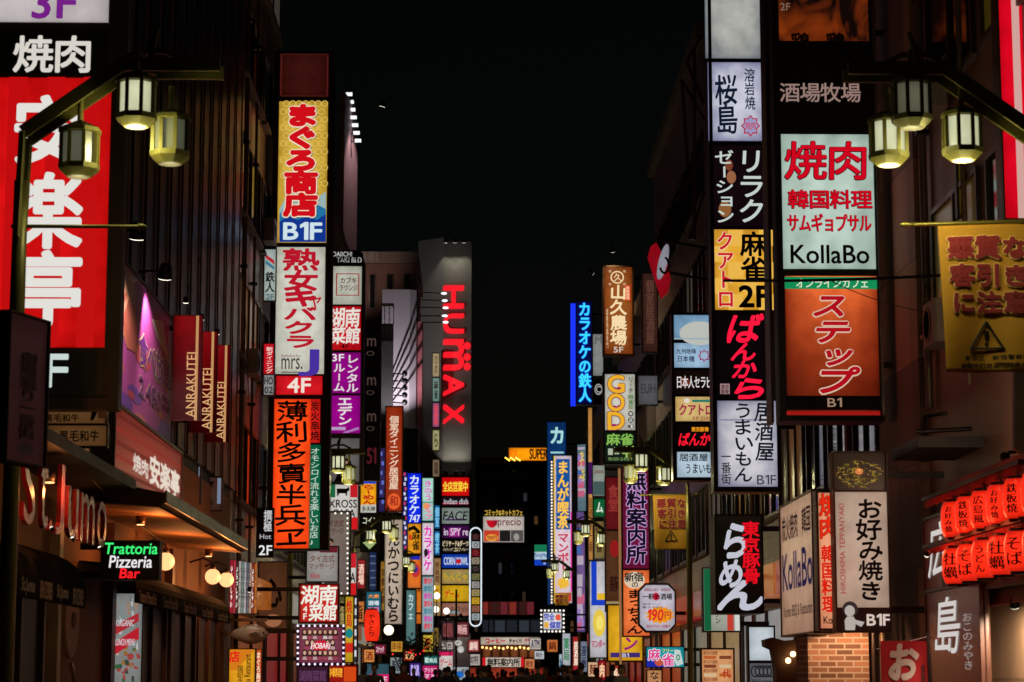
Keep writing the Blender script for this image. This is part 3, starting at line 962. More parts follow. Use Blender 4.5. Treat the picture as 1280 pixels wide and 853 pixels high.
lamp(t, (.4, -3.2, -.5), (0, -2.6, .1), 16, (1, .3, .1), 110, .02)

# neon box sign
S = Sign('neon_sign', 'black box sign with green, white and red neon script reading Trattoria Pizzeria Bar', 'sign', (128, 677, 198, 724), Y=30.4, depth=.25, rim=.012, body=BLACK, arm=-.3)
P = S.full(None, mat=BLACK)
P.text('Trattoria', (132, 679, 197, 693), (60, 235, 120), 'h', .03, slant=.12)
P.text('Pizzeria', (137, 695, 190, 710), (225, 220, 222), 'h', .03, slant=.12)
P.text('Bar', (150, 711, 175, 723), (250, 30, 40), 'h', .05, slant=.12)
S.done()

# printed menu banner by the door
S = Sign('menu_banner', 'pale printed menu banner with red stripes and green leaves beside the wooden door', 'banner', (138, 742, 176, 862), Y=34.2, depth=.06, rim=.02, body=BROWNMETAL)
P = S.full((158, 160, 158), st=.62)
rg = random.Random(11)
for i in range(60):
    x, y = rg.uniform(140, 171), rg.uniform(744, 855)
    if y < 800: q, c = (rg.uniform(2, 6), rg.uniform(6, 16)), rg.choice(((120, 130, 130), (176, 178, 172), (90, 104, 112), (150, 120, 96)))
    else: q, c = (rg.uniform(3, 9), rg.uniform(3, 9)), rg.choice(((50, 92, 56), (150, 60, 56), (168, 160, 148), (52, 66, 60), (140, 100, 50)))
    if rg.random() < .5: P.oval((x, y, min(175, x + q[0]), min(858, y + q[1])), c, 0)
    else: P.shape([(x, y), (x + q[0] * .6, y + 1), (x + q[0] * .8, y + q[1]), (x + 1, y + q[1])], c, 0)
P.shape([(139, 785), (174, 766), (174, 777), (139, 797)], (165, 40, 48), 1)
P.shape([(139, 806), (174, 784), (174, 799), (139, 822)], (180, 30, 44), 1)
P.text('ORGANIC', (146, 775, 168, 783), (190, 190, 196), 'h', .02, slant=.1, lay=2)
P.text('LUNCH MENU', (145, 799, 169, 807), (190, 190, 196), 'h', .02, slant=.1, lay=2)
S.done()
t = empty('oval_plaque', atx(86, 770, -5.4), math.radians(78), 'oval cream plaque with small hook on the wooden door under the black rounded awning', 'plaque')
b = MB(); b.lathe([(.001, -.06), (.24, -.06), (.25, -.03), (.25, 0)], paint((.55, .36, .24), .5), (0, 0, 0), 20, 'y', False, 1, 2.3); b.build('plate', t)
for v in t.children: pass
b = MB(); b.lathe([(.001, -.075), (.07, -.075), (.07, -.062)], WOOD, (.02, 0, -.06), 12, 'y', False, 1, 1.6); b.tube([(0, -.05, -.62), (0, -.09, -.8), (.06, -.09, -.9), (.1, -.05, -.84)], .03, paint((.4, .22, .14), .4), 6); b.build('ornament', t)

# globe bulbs under the eaves
for i, (px, py, X, r, lab) in enumerate(((207, 702, -5.0, .15, 'single glowing globe bulb beside the neon trattoria sign'), (266, 721, -4.95, .15, 'left globe bulb of the pair above the far end of the awning'), (283, 725, -4.95, .15, 'right globe bulb of the pair above the far end of the awning'))):
    q = atx(px, py, X)
    t = empty('globe_lamp', q, 0, lab, 'lamp', 'globe bulbs under the eaves')
    b = MB(); b.ball((0, 0, 0), r, glow((255, 176, 118), 1.7)); b.build('globe', t)
    b = MB(); b.tube([(0, 0, r), (0, 0, r + .12), (-.2, 0, r + .2), (X * 0 - .45, 0, r + .12)], .02, BROWNMETAL, 6); b.lathe([(.06, r - .02), (.05, r + .06), (.02, r + .08)], BROWNMETAL); b.build('bracket', t)
    ld = bpy.data.lights.new('globe_light', 'POINT'); ld.energy = 30; ld.color = (1, .36, .10); ld.shadow_soft_size = r
    lo = bpy.data.objects.new('globe_light', ld); COL.objects.link(lo); lo.parent = t; lo.location = (.3, 0, -.05)
q = atx(235, 752, -4.9); t = empty('downlight', q, 0, 'small bare downlight under the trattoria awning', 'lamp')
lamp(t, (0, 0, 0), (-.2, 0, -1), 14, (1, .6, .3), 110, .06)
# warm light from the eaves' own downlights
for y, lab in ((25.2, 'warm downlight over the black rounded awning'), (32.2, 'warm downlight under the eaves just above the neon script sign'), (40.6, 'warm downlight at the far end of the orange lit eaves')):
    t = empty('downlight', (XL + .75, y, 3.58), 0, lab, 'lamp')
    b = MB(); b.lathe([(.06, .0), (.07, .05), (.07, .12)], BROWNMETAL); b.build('housing', t)
    b = MB(); b.lathe([(.001, -.012), (.055, -.012), (.055, -.004)], glow((255, 190, 120), 3)); b.build('lens', t)
    ld = bpy.data.lights.new('eaves_light', 'POINT'); ld.energy = 19; ld.color = (1, .30, .07); ld.shadow_soft_size = .05
    lo = bpy.data.objects.new('eaves_light', ld); COL.objects.link(lo); lo.parent = t; lo.location = (.25, 0, -.12)

# small tenants' shelf above the eaves
for i, (r, lab) in enumerate((((226, 583, 250, 630), 'left small box sign with cow motif above the eaves'), ((252, 597, 277, 638), 'right small box sign with cow motif above the eaves'))):
    S = Sign('box_sign', lab, 'sign', r, Y=45 + i * 2, depth=.12, rim=.02, body=BROWNMETAL)
    P = S.full((66, 42, 34), st=.8)
    x0, y0, x1, y1 = r
    P.shape([(x0 + 3, y0 + 6), (x0 + 16, y0 + 5), (x0 + 12, y0 + 14), (x0 + 9, y0 + 28), (x0 + 6, y0 + 28), (x0 + 7, y0 + 15)], INK)
    P.text('和牛', (x0 + 3, y1 - 14, x0 + 16, y1 - 4), (14, 10, 8), 'h', .02)
    P.rect((x1 - 5, y0 + 1, x1 - 1, y1 - 8), (110, 120, 140), 0)
    S.done()

# narrow coloured banners, tuna, yellow sign
cols = ((178, 24, 60), (196, 60, 80), (60, 30, 34), (196, 196, 186), (120, 150, 150), (190, 196, 200), (96, 110, 130), (196, 170, 150), (150, 44, 36), (206, 120, 50))
for i, c in enumerate(cols):
    x0 = 288 + i * 3.3
    S = Sign('banner_strip', 'narrow upright %s cloth strip, one of the row above the big tuna' % ('crimson', 'rose red', 'dark brown', 'cream', 'pale teal', 'white', 'slate blue', 'beige', 'brick red', 'orange')[i], 'banner', (x0, 700 + i * .5, x0 + 2.9, 767), Y=47.8 + i * .12, depth=.03, rim=.003, body=BROWNMETAL, group='coloured cloth strips above the tuna')
    P = S.full(c, st=.7)
    P.text('いらっしゃい', (.2, .1, .8, .9), (250, 240, 230) if sum(c) < 300 else (60, 30, 30), 'v', .03, uv=True)
    S.done()
q = at(309, 793, 48.5)
t = empty('tuna_model', q, 0, 'large silver tuna model hung below the coloured cloth strips', 'fish model')
b = MB()
prof = [(-.42, .02), (-.36, .05), (-.2, .13), (0, .2), (.18, .205), (.34, .14), (.44, .05), (.46, .01)]
n = 14; v = []; f = []
for x, r in prof:
    for k in range(n):
        w = 2 * math.pi * k / n; v.append((x, r * .55 * math.cos(w), r * 1.05 * math.sin(w)))
for i in range(len(prof) - 1):
    for k in range(n): f.append((i * n + k, i * n + (k + 1) % n, (i + 1) * n + (k + 1) % n, (i + 1) * n + k))
b.add(v, f, paint((.34, .28, .22), .3, var=.5, scale=2.5), True); b.build('body', t)
b = MB(); b.prism([(.04, -.12, .0), (.2, -.12, .05), (.3, -.12, .0), (.18, -.12, -.05)], (0, -.015, 0), paint((.06, .05, .045), .4)); b.build('fin', t)
b = MB(); b.prism([(-.4, -.01, 0), (-.56, -.01, .2), (-.5, -.01, 0), (-.56, -.01, -.2)], (0, .02, 0), paint((.08, .07, .06), .4)); b.build('tail', t)
b = MB(); b.ball((.36, -.075, .03), .022, BLACK, 8); b.build('eye', t)
b = MB(); b.box(-.42, .42, -.03, .03, .27, .34, BROWNMETAL); b.tube([(-.2, 0, .17), (-.2, 0, .3)], .01, STEEL, 5); b.tube([(.2, 0, .17), (.2, 0, .3)], .01, STEEL, 5); b.build('hanger', t)
lamp(t, (.1, -.7, .9), (0, 0, 0), 14, (1, .8, .6), 80, .05)
S = Sign('tuna_sign', 'yellow tuna restaurant sign with red character and diagonal corner, lower left', 'sign', (287, 812, 318, 870), Y=48, depth=.2, rim=.02)
P = S.full((222, 156, 30), st=1.0)
P.shape([(288, 812), (318, 812), (296, 838), (288, 838)], (206, 120, 24), 0)
P.text('店', (287, 814, 300, 828), (214, 22, 24), 'h', .05, lay=1)
P.text('Tuna Restaurant', (306, 818, 313, 862), (30, 20, 14), 'h', .02, rot=-1, lay=1)
P.text('国記念', (297, 832, 304, 856), (40, 24, 14), 'v', .02, lay=1)
S.done()
S = Sign('orange_strip_sign', 'thin orange strip sign beside the yellow tuna restaurant sign', 'sign', (320, 812, 326, 870), Y=48.6, depth=.1, rim=.01)
P = S.full((200, 84, 36)); P.text('まぐろ商店', (.1, .05, .9, .8), (240, 220, 190), 'v', .03, uv=True); S.done()
S = Sign('dark_poster', 'dim brown poster with brush character behind the tuna', 'poster', (324, 703, 358, 786), Y=56, depth=.1, rim=.02)
P = S.full((96, 58, 36), st=.6); P.text('心', (330, 722, 352, 760), (10, 8, 8), 'h', .03, brush=.05); P.oval((331, 768, 352, 784), (150, 96, 66), 0); S.done()

# ---- the tall tower with the tuna shop panel
S = Sign('tower_sign', 'tallest sign tower on the left, yellow tuna panel over white and orange panels', 'sign', (345, 66, 409, 686), Y=58, depth=.55, rim=.04, body=paint((.045, .022, .018), .5, .3), arm=-.55)
P = S.panel((350, 67, 411, 122), None, mat=lit((56, 17, 13), 'hot', .9), name='top_box', label='red brown blank top box given a faint glow')  # unlit box; a faint inner glow is put into its material
P.frame((351, 68, 410, 121), (74, 26, 20), 1.2)
P = S.panel((349, 127, 408, 304), (206, 168, 62), label='yellow panel with red tuna shop lettering and blue waves')
for j in range(11):
    for i in range(8):
        x, y = 350 + i * 8 + (j % 2) * 4, 130 + j * 10
        for r in (4, 2.4):
            L = max(349.5, x - r); Rr = min(407.5, x + r)
            if Rr - L > 5: P.oval((x - r, y - r, x + r, y + r), (222, 190, 92), 0, n=14, hole=.8)
P.shape([(349.5, 262), (356, 250), (362, 246), (366, 240), (372, 247), (380, 250), (388, 243), (396, 248), (407.5, 240), (407.5, 303), (349.5, 303)], (150, 178, 176), 1)
P.shape([(349.5, 268), (360, 256), (367, 262), (376, 256), (384, 264), (394, 255), (407.5, 262), (407.5, 303), (349.5, 303)], (34, 112, 160), 2)
P.shape([(349.5, 278), (362, 270), (372, 276), (386, 270), (396, 276), (407.5, 268), (407.5, 303), (349.5, 303)], (14, 52, 140), 3)
for k in range(5):
    P.oval((384 + k, 256 + k * 3, 407, 282 + k * 2), (90, 160, 190), 3, a0=100, a1=200, n=10, hole=0) if k == 9 else None
P.text('まぐろ商店', (358, 132, 398, 272), (20, 20, 24), 'v', .13, lay=3)
P.text('まぐろ商店', (357, 131, 397, 271), (196, 14, 24), 'v', .1, out=((228, 214, 190), .05), lay=5)
P.text('B1F', (355, 279, 402, 300), (196, 214, 218), 'h', .06, lay=7)
P = S.panel((346, 309, 405, 468), (204, 204, 190), label='white panel with red lettering and a purple J')
P.text('熟', (353, 311, 399, 339), (176, 20, 40), 'h', .045, lay=1)
P.text('女', (355, 338, 398, 364), (176, 20, 40), 'h', .05, lay=1)
P.text('キ', (354, 360, 398, 384), (176, 20, 40), 'h', .07, lay=1, slant=-.06)
P.text('ャ', (384, 364, 404, 386), (176, 20, 40), 'h', .02, lay=1)
P.text('バクラ', (354, 384, 396, 436), (176, 20, 40), 'v', .05, lay=1, slant=-.06, jit=.05)
P.text('mrs.', (352, 448, 378, 462), (70, 60, 60), 'h', .01)
P.text('J', (374, 438, 398, 470), (70, 46, 150), 'h', .05, lay=1)
P.rect((352, 465, 380, 466.4), (90, 80, 80), 0)
P.text('kabukicho', (352, 443, 376, 447), (120, 60, 70), 'h', 0)
P = S.panel((345.5, 470, 403, 494), (212, 24, 34), label='red 4F strip')
P.text('4F', (360, 473, 388, 491), (226, 210, 200), 'h', .05)
P = S.panel((343, 499, 386.5, 686), (255, 78, 22), label='glowing orange panel with black brush characters', st=1.08)
P.text('薄利多賣半兵ヱ', (346, 501, 383, 684), (10, 8, 8), 'v', .006, brush=.035, jit=.07, seed=3)
P = S.panel((387.5, 499, 400, 554), (206, 30, 24), label='narrow red charcoal grill strip')
P.text('炭火串焼', (389, 502, 399, 551), (30, 10, 8), 'v', .03)
P = S.panel((386.5, 556, 399.5, 686), (4, 92, 64), label='narrow green strip with small white text')
P.text('オモシロイ流れる楽しいお店♪', (388.5, 560, 398, 682), (190, 206, 190), 'v', .01, jit=.06)
S.done()

# small signs tucked in the gap before the tower
S = Sign('small_sign', 'small pale sign with blue and red swirl in the gap before the tallest tower', 'sign', (331, 312, 344, 376), Y=57.2, depth=.15, rim=.02)
P = S.full((172, 184, 178), st=.85); P.shape([(332, 318), (343, 326), (343, 331), (332, 323)], (180, 40, 50), 0); P.shape([(332, 325), (343, 334), (343, 338), (332, 330)], (60, 120, 140), 0); P.text('鉄人', (332, 340, 343, 366), (10, 14, 14), 'v', .03, brush=.03); P.text('2F', (333, 368, 342, 375), (40, 90, 100), 'h', .03); S.done()
S = Sign('small_sign', 'small red sign over a black and white strip left of the tallest tower', 'sign', (330, 430, 342, 494), Y=56.8, depth=.15, rim=.02)
P = S.panel((330, 430, 342, 468), (196, 22, 36)); P.text('新ダイニング', (333, 434, 341, 467), (225, 205, 195), 'v', .02)
P = S.panel((330, 469, 342, 494), (150, 150, 150), st=.8); P.text('HO', (331, 472, 341, 481), (12, 12, 12), 'h', .03); P.text('02', (331, 484, 341, 492), (12, 12, 12), 'h', .03); S.done()
S = Sign('small_sign', 'black sign with white brush characters and a big 2 below the tallest tower', 'sign', (322, 636, 341, 696), Y=55.4, depth=.15, rim=.02)
P = S.full(None, mat=BLACK); P.text('撰極', (330, 638, 340, 665), (190, 190, 190), 'v', .03); P.text('Hot', (325, 668, 339, 674), (170, 170, 175), 'h', .02); P.text('2F', (324, 682, 340, 694), (210, 210, 210), 'h', .04); S.done()

# ---- second tower: building name, lounge, noodle house, rental room, Eden
S = Sign('tower_sign', 'sign tower with arched black name cap over white, red and two purple panels', 'sign', (410.5, 330, 452, 604), Y=79, depth=.5, rim=.05, body=paint((.16, .11, .10), .35, .7), arm=-.5)
b = MB()
a, c = S.loc(411, 331), S.loc(455, 313)
pts = [(a[0], -.03, a[1]), (c[0], -.03, a[1])] + [(c[0] - (c[0] - a[0]) * k, -.03, a[1] + (c[1] - a[1]) * h) for k, h in ((.0, .4), (.08, .8), (.25, 1), (.75, 1), (.92, .8), (1, .4))]
b.prism(pts, (0, .4, 0), BLACK); cap = b.build('name_cap', S.root, 'black arched cap with the building name')
class _P: pass
P = S.panel((412, 316, 454, 330), None, mat=BLACK, name='name_plate')
P.text('DAIICHI', (416, 315, 440, 321), (190, 190, 186), 'h', .02)
P.text('TAKI BLD', (421, 322, 452, 329), (190, 190, 186), 'h', .02)
P = S.panel((411, 333, 452, 381), (176, 178, 164), label='white lounge panel with brown framed lettering')
P.frame((420, 342, 449, 370), (150, 44, 46), 1.2)
P.text('カブキ', (425, 347, 446, 355), (90, 36, 30), 'h', .03); P.text('ラウンジ', (424, 356, 447, 364), (90, 36, 30), 'h', .03)
P = S.panel((411, 383, 451, 438), (192, 18, 28), label='red panel with white Hunan restaurant brush characters')
P.text('湖南', (413, 385, 450, 409), (216, 208, 200), 'h', .03, brush=.03, slant=.1, jit=.05)
P.text('菜館', (414, 409, 450, 430), (216, 208, 200), 'h', .03, brush=.03, slant=.1, jit=.05)
P.text('4F', (426, 430, 436, 436), (20, 6, 6), 'h', .03)
P = S.panel((411, 441, 450.5, 492), (142, 6, 128), label='purple rental room panel')
P.text('レンタル', (433, 443, 448, 491), (214, 204, 206), 'v', .045); P.text('ルーム', (417, 454, 431, 490), (214, 204, 206), 'v', .045); P.text('3F', (415, 443, 430, 452), (220, 216, 214), 'h', .04)
P = S.panel((411, 494.5, 450, 542), (150, 4, 134), label='lower purple panel')
P.text('エデン', (422, 496, 440, 532), (216, 208, 208), 'v', .05); P.rect((414, 534, 432, 538), (180, 150, 190), 0); P.shape([(428, 541), (448, 534), (449, 537), (434, 541.5)], (170, 120, 180), 0)
P = S.panel((411, 548, 449, 602), (104, 100, 98), label='grey panel with a portrait in black', st=.8)
P.oval((425, 576, 437, 588), (150, 112, 92), 1); P.shape([(418, 602), (422, 592), (431, 587), (441, 592), (446, 602)], (20, 16, 18), 0); P.oval((423, 573, 439, 584), (14, 10, 10), 0)
S.done()
S = Sign('steak_sign', 'white steak house sign with cow silhouette over green white red bands', 'sign', (410, 606, 447, 662), Y=78, depth=.3, rim=.03, body=STEEL, arm=-.5)
P = S.full((206, 200, 194), st=.95)
P.rect((410, 606, 419, 622), (20, 96, 60), 0); P.rect((438, 606, 447, 622), (190, 26, 36), 0)
P.shape([(421, 611), (433, 611), (436, 609), (437, 613), (434, 615), (434, 620), (432.5, 620), (432, 617), (424, 617), (423, 620), (421.5, 620)], INK, 0)
P.text('XROSS', (411, 625, 446, 635), (20, 18, 18), 'h', .03); P.text('CASA', (416, 637, 444, 647), (20, 18, 18), 'h', .03)
P.rect((436, 647, 447, 662), (200, 24, 30), 0); P.rect((410, 648, 418, 662), (24, 104, 64), 0); S.done()
S = Sign('steak_sign', 'lower white steak house sign half hidden behind the massage sign', 'sign', (421, 692, 445, 744), Y=72, depth=.3, rim=.03, body=STEEL, arm=-.5)
P = S.full((206, 200, 194), st=.95); P.rect((436, 692, 445, 710), (196, 26, 40), 0); P.text('CASA', (422, 716, 444, 728), (20, 18, 18), 'h', .03); P.rect((435, 729, 445, 744), (200, 24, 30), 0); S.done()
def bulbs(S, rect, step, r, c=(255, 246, 236), s=1.25):
    """marquee bulbs round a sign's edge"""
    x0, y0, x1, y1 = rect
    proto = None
    nx, ny = max(2, int((x1 - x0) / step)), max(2, int((y1 - y0) / step))
    pts = [(x0 + (x1 - x0) * i / nx, y) for i in range(nx + 1) for y in (y0, y1)] + [(x, y0 + (y1 - y0) * i / ny) for i in range(1, ny) for x in (x0, x1)]
    for px, py in pts:
        q = S.loc(px, py)
        if proto is None:
            b = MB(); b.ball((0, 0, 0), r * .78, glow(c, s), 8); proto = b.build('bulb', S.root)
            o = proto
        else:
            o = proto.copy(); COL.objects.link(o); o.parent = S.root
        o.location = (q[0], -.06, q[1])
S = Sign('massage_sign', 'tall grey massage sign edged with white light bulbs', 'sign', (403, 641, 436, 744), Y=68, depth=.25, rim=.05, arm=-.5)
P = S.full((112, 98, 94), st=.85)
P.text('タイ古式', (405, 650, 430, 659), (84, 44, 40), 'h', .03); P.text('マッサージ', (404, 660, 430, 668), (84, 44, 40), 'h', .03)
P.oval((408, 676, 416, 684), (140, 104, 84), 1); P.oval((407, 673, 417, 681), (14, 10, 10), 0); P.shape([(404, 700), (407, 686), (417, 685), (420, 700)], (96, 40, 36), 0)
bulbs(S, (404, 642, 434.5, 742), 6.2, .04); S.done()
S = Sign('massage_sign', 'white massage sign with faded brown text above the small red Hunan sign', 'sign', (384, 684, 422, 727), Y=60, depth=.25, rim=.03, arm=-.5)
P = S.full((150, 146, 142), st=.95)
P.rect((400, 684, 422, 691), (100, 24, 36), 0); P.text('タイ古式', (387, 694, 418, 703), (106, 62, 56), 'h', .03); P.text('マッサージ', (386, 704, 418, 712), (106, 62, 56), 'h', .03); P.text('40min', (388, 716, 400, 723), (160, 60, 70), 'h', .02); S.done()
S = Sign('noodle_sign', 'square red Hunan restaurant sign with white characters, low on the left', 'sign', (375, 731, 422, 778), Y=52, depth=.25, rim=.03, arm=-1.0)
P = S.full((196, 16, 28), st=1.0)
P.text('湖南', (377, 732, 421, 755), (222, 222, 210), 'h', .03, brush=.03, slant=.1, jit=.05, lay=1); P.text('菜館', (387, 755, 421, 776), (222, 222, 210), 'h', .03, brush=.03, slant=.1, jit=.05, lay=1); P.text('4F', (377, 757, 386, 775), (226, 222, 214), 'v', .03, lay=1); P.frame((375.6, 731.6, 421.4, 777.4), (120, 10, 16), .8); S.done()
S = Sign('portrait_sign', 'bulb framed hostess bar sign with rows of small portraits', 'sign', (374, 784, 428, 829), Y=50, depth=.25, rim=.05, arm=-1.0)
P = S.full((126, 60, 84), st=.85)
rg = random.Random(5)
for j in range(3):
    for i in range(7 if j != 1 else 6):
        if j == 1 and 2 <= i <= 3: continue
        x, y = 381 + i * 6.4 + (3 if j == 1 else 0), 790 + j * 13
        P.oval((x - 3.2, y - 4, x + 3.2, y + 6.5), rg.choice(((30, 16, 12), (62, 34, 18), (22, 14, 14))), 0, n=12)
        P.oval((x - 1.9, y - 2.2, x + 1.9, y + 3), rg.choice(((206, 164, 140), (190, 146, 120))), 1, n=12)
        P.shape([(x - 3, y + 9), (x - 2, y + 5), (x + 2, y + 5), (x + 3, y + 9)], rg.choice(((180, 150, 150), (150, 60, 80), (200, 190, 180))), 1)
P.shape([(388, 808), (396, 801), (406, 801), (414, 808), (408, 813), (394, 813)], (196, 20, 44), 3); P.text('HOBARI', (389, 804, 413, 811), (235, 220, 220), 'h', .04, slant=.15, lay=4)
bulbs(S, (372.5, 782.5, 429.5, 830.5), 6.4, .036, (235, 225, 255)); S.done()
S = Sign('low_sign', 'dim purple sign with faint characters at the bottom below the portrait sign', 'sign', (372, 833, 410, 862), Y=49, depth=.2, rim=.02)
P = S.full((56, 24, 50), st=.7); P.text('湖南菜館', (374, 838, 408, 852), (100, 60, 96), 'h', .02); S.done()
# ---- further down the left side
S = Sign('dark_tower_sign', 'black narrow sign tower with dimly glowing round logos right of the purple panels', 'sign', (455, 402, 474, 600), Y=93, depth=.4, rim=.04, body=BROWNMETAL, arm=-.5)
for i, (a, c) in enumerate(((405, 452), (454, 497), (499, 548), (550, 600))):
    P = S.panel((455, a, 474, c), None, mat=paint((.016, .015, .016), .35))
    if i < 3:
        P.text('m', (459, a + 18, 470, a + 28), (70, 52, 48), 'h', .02); P.oval((458, a + 34, 468, a + 40), (66, 52, 46), 0, hole=.7)  # logos carry a dim glow in their colour
    else: P.text('51', (459, a + 10, 470, a + 30), (80, 22, 30), 'h', .03)
S.done()
S = Sign('ramen_sign', 'yellow ramen sign with red brush letters and a blue strip on top', 'sign', (451, 600, 470, 641), Y=98, depth=.3, rim=.03, arm=-.6)
P = S.full((232, 160, 24), st=1.05); P.rect((451, 592 + 8, 470, 605), (20, 70, 200), 0); P.text('らーめん', (453, 606, 468, 631), (176, 20, 24), 'v', .04, brush=.04, slant=-.1); P.rect((451, 631, 470, 641), (190, 190, 180), 0); P.text('多天神', (452, 633, 469, 640), (20, 18, 18), 'h', .03, lay=1); S.done()
S = Sign('red_sign', 'dark red panel with a dim glow above the yellow ramen sign', 'sign', (452, 556, 471, 596), Y=98.5, depth=.3, rim=.02, arm=-.6)
P = S.full((84, 10, 22), st=.8); P.text('居酒屋', (455, 560, 468, 592), (120, 40, 44), 'v', .02); S.done()  # dim glow put into the panel and its characters
S = Sign('arrow_sign', 'black sign with pale green slanted text and an arrow behind the lanterns', 'sign', (451, 644, 473, 690), Y=97, depth=.2, rim=.02, arm=-.6)
P = S.full(None, mat=BLACK); P.text('コイン', (453, 646, 472, 656), (190, 196, 170), 'h', .03, slant=.1, jit=.1); P.text('ロッカー', (453, 660, 471, 668), (170, 180, 130), 'h', .03); P.shape([(457, 672), (467, 672), (467, 678), (471, 678), (462, 687), (453, 678), (457, 678)], (150, 168, 110), 0); S.done()
S = Sign('izakaya_sign', 'brown orange vertical private room pub sign with a round emblem at its foot', 'sign', (483, 509, 502, 639), Y=100, depth=.35, rim=.05, body=paint((.25, .1, .05), .4, .5), arm=-1.2)
P = S.full((150, 50, 22), style='soft', st=1.05); P.text('個室ダイニング居酒屋', (487, 520, 498, 612), (226, 200, 176), 'v', .03); P.oval((484.5, 617, 500.5, 637), (228, 92, 44), 0); P.text('和', (487, 620, 498, 633), (140, 40, 20), 'h', .03, lay=1); S.done()
S = Sign('cutlet_sign', 'long white vertical sign with black brush hiragana, the tallest white one on the left', 'sign', (482, 650, 502, 780), Y=92, depth=.35, rim=.03, body=STEEL, arm=-1.2)
P = S.full((178, 160, 146), st=1.0); P.text('とんかつにいむら', (485, 652, 499, 778), (12, 10, 10), 'v', .03, brush=.05, jit=.06); S.done()
S = Sign('light_strip', 'column of white and blue neon strips left of the blue karaoke panel', 'sign', (503, 590, 509, 690), Y=118, depth=.2, rim=.01)
P = S.full((20, 40, 110), st=.7)
for i in range(16): P.rect((504.6 + (i % 2) * 1.2, 591 + i * 6.1, 507 + (i % 2) * 1.2, 595 + i * 6.1), (210, 205, 225) if i % 3 else (200, 60, 90), 0)
S.done()
S = Sign('karaoke_sign', 'vivid blue panel reading karaoke in white above an orange mahjong panel', 'sign', (510, 592, 526, 735), Y=120, depth=.4, rim=.04, arm=-1.5)
P = S.panel((510, 592, 526, 654), (8, 40, 226), label='blue karaoke panel', st=1.1); P.text('カラオケ', (511.5, 594, 524.5, 643), (214, 222, 226), 'v', .04); P.text('747', (512, 644, 525, 653), (214, 222, 226), 'h', .04, slant=.1)
P = S.panel((510, 655, 526, 692), (226, 150, 30), label='orange mahjong panel'); P.text('麻雀', (515, 664, 525, 688), (20, 14, 12), 'v', .04); P.shape([(510.5, 660), (518, 657), (525, 664), (525, 667), (516, 662), (510.5, 665)], (16, 20, 20), 0); P.oval((511, 668, 515, 676), (210, 60, 30), 0)
P = S.panel((510, 693, 526, 735), (216, 106, 22), label='orange panel with a blue dot'); P.rect((510.5, 695, 525, 700), (24, 40, 170), 0); P.oval((514, 705, 525, 722), (190, 40, 50), 0); P.oval((516, 708, 522, 716), (30, 40, 150), 1)
S.done()
S = Sign('club_sign', 'pastel turquoise and pink vertical sign next to the blue karaoke panel', 'sign', (528, 598, 541.5, 790), Y=124, depth=.4, rim=.03, body=paint((.05, .3, .28), .4), arm=-1.5)
P = S.panel((528, 598, 541.5, 628), (176, 222, 206), label='pale turquoise panel'); P.text('きのう', (530, 601, 540, 626), (214, 70, 180), 'v', .04)
P = S.panel((528, 628.5, 541.5, 651), (168, 206, 200), label='panel with orange and pink letters'); P.text('クラブ', (530, 630, 540, 650), (224, 90, 150), 'v', .04); P.oval((529, 629, 537, 637), (232, 160, 70), 0)
P = S.panel((528, 654, 541.5, 719), (226, 212, 222), label='white panel with magenta katakana'); P.text('カラオケ', (529.5, 657, 540, 714), (214, 24, 176), 'v', .05, slant=-.1); P.oval((530, 686, 535, 696), (30, 26, 30), 3)
P = S.panel((528, 721, 541.5, 790), (150, 168, 176), label='panel with small red grid')
for j in range(7): P.text('激安%d' % (j + 1), (530, 723 + j * 9.4, 540, 730 + j * 9.4), ((206, 30, 60), (40, 120, 140), (200, 40, 160))[j % 3], 'h', .04)
S.done()
S = Sign('small_blue_sign', 'pair of small blue signs between the pastel sign and the tower directory', 'sign', (543, 632, 549.5, 694), Y=146, depth=.2, rim=.03)
P = S.panel((543, 632, 549.5, 661), (24, 96, 150)); P.text('個室', (544, 634, 549, 659), (120, 190, 220), 'v', .04)
P = S.panel((543, 664, 549.5, 694), (24, 96, 150)); P.text('喫茶', (544, 666, 549, 692), (120, 190, 220), 'v', .04); S.done()
for i, (y0, y1, c, tx, lab) in enumerate(((442, 471, (170, 150, 112), 'カラオケ', 'top cream'), (473, 502, (120, 150, 140), '麻雀', 'grey green'), (504, 534, (160, 92, 130), '英会話', 'pink and blue'), (538, 563, (170, 166, 120), 'ら', 'yellowish'), (575, 596, (128, 108, 86), '酒場', 'brown'))):
    S = Sign('floor_sign', '%s small floor sign in the column left of the red tower letters' % lab, 'sign', (541, y0, 549, y1), Y=148, depth=.3, rim=.05, group=None)
    P = S.full(c, st=.85); P.text(tx, (542.5, y0 + 3, 547.5, y1 - 3), (40, 22, 20) if i != 2 else (220, 60, 60), 'v', .04); S.done()

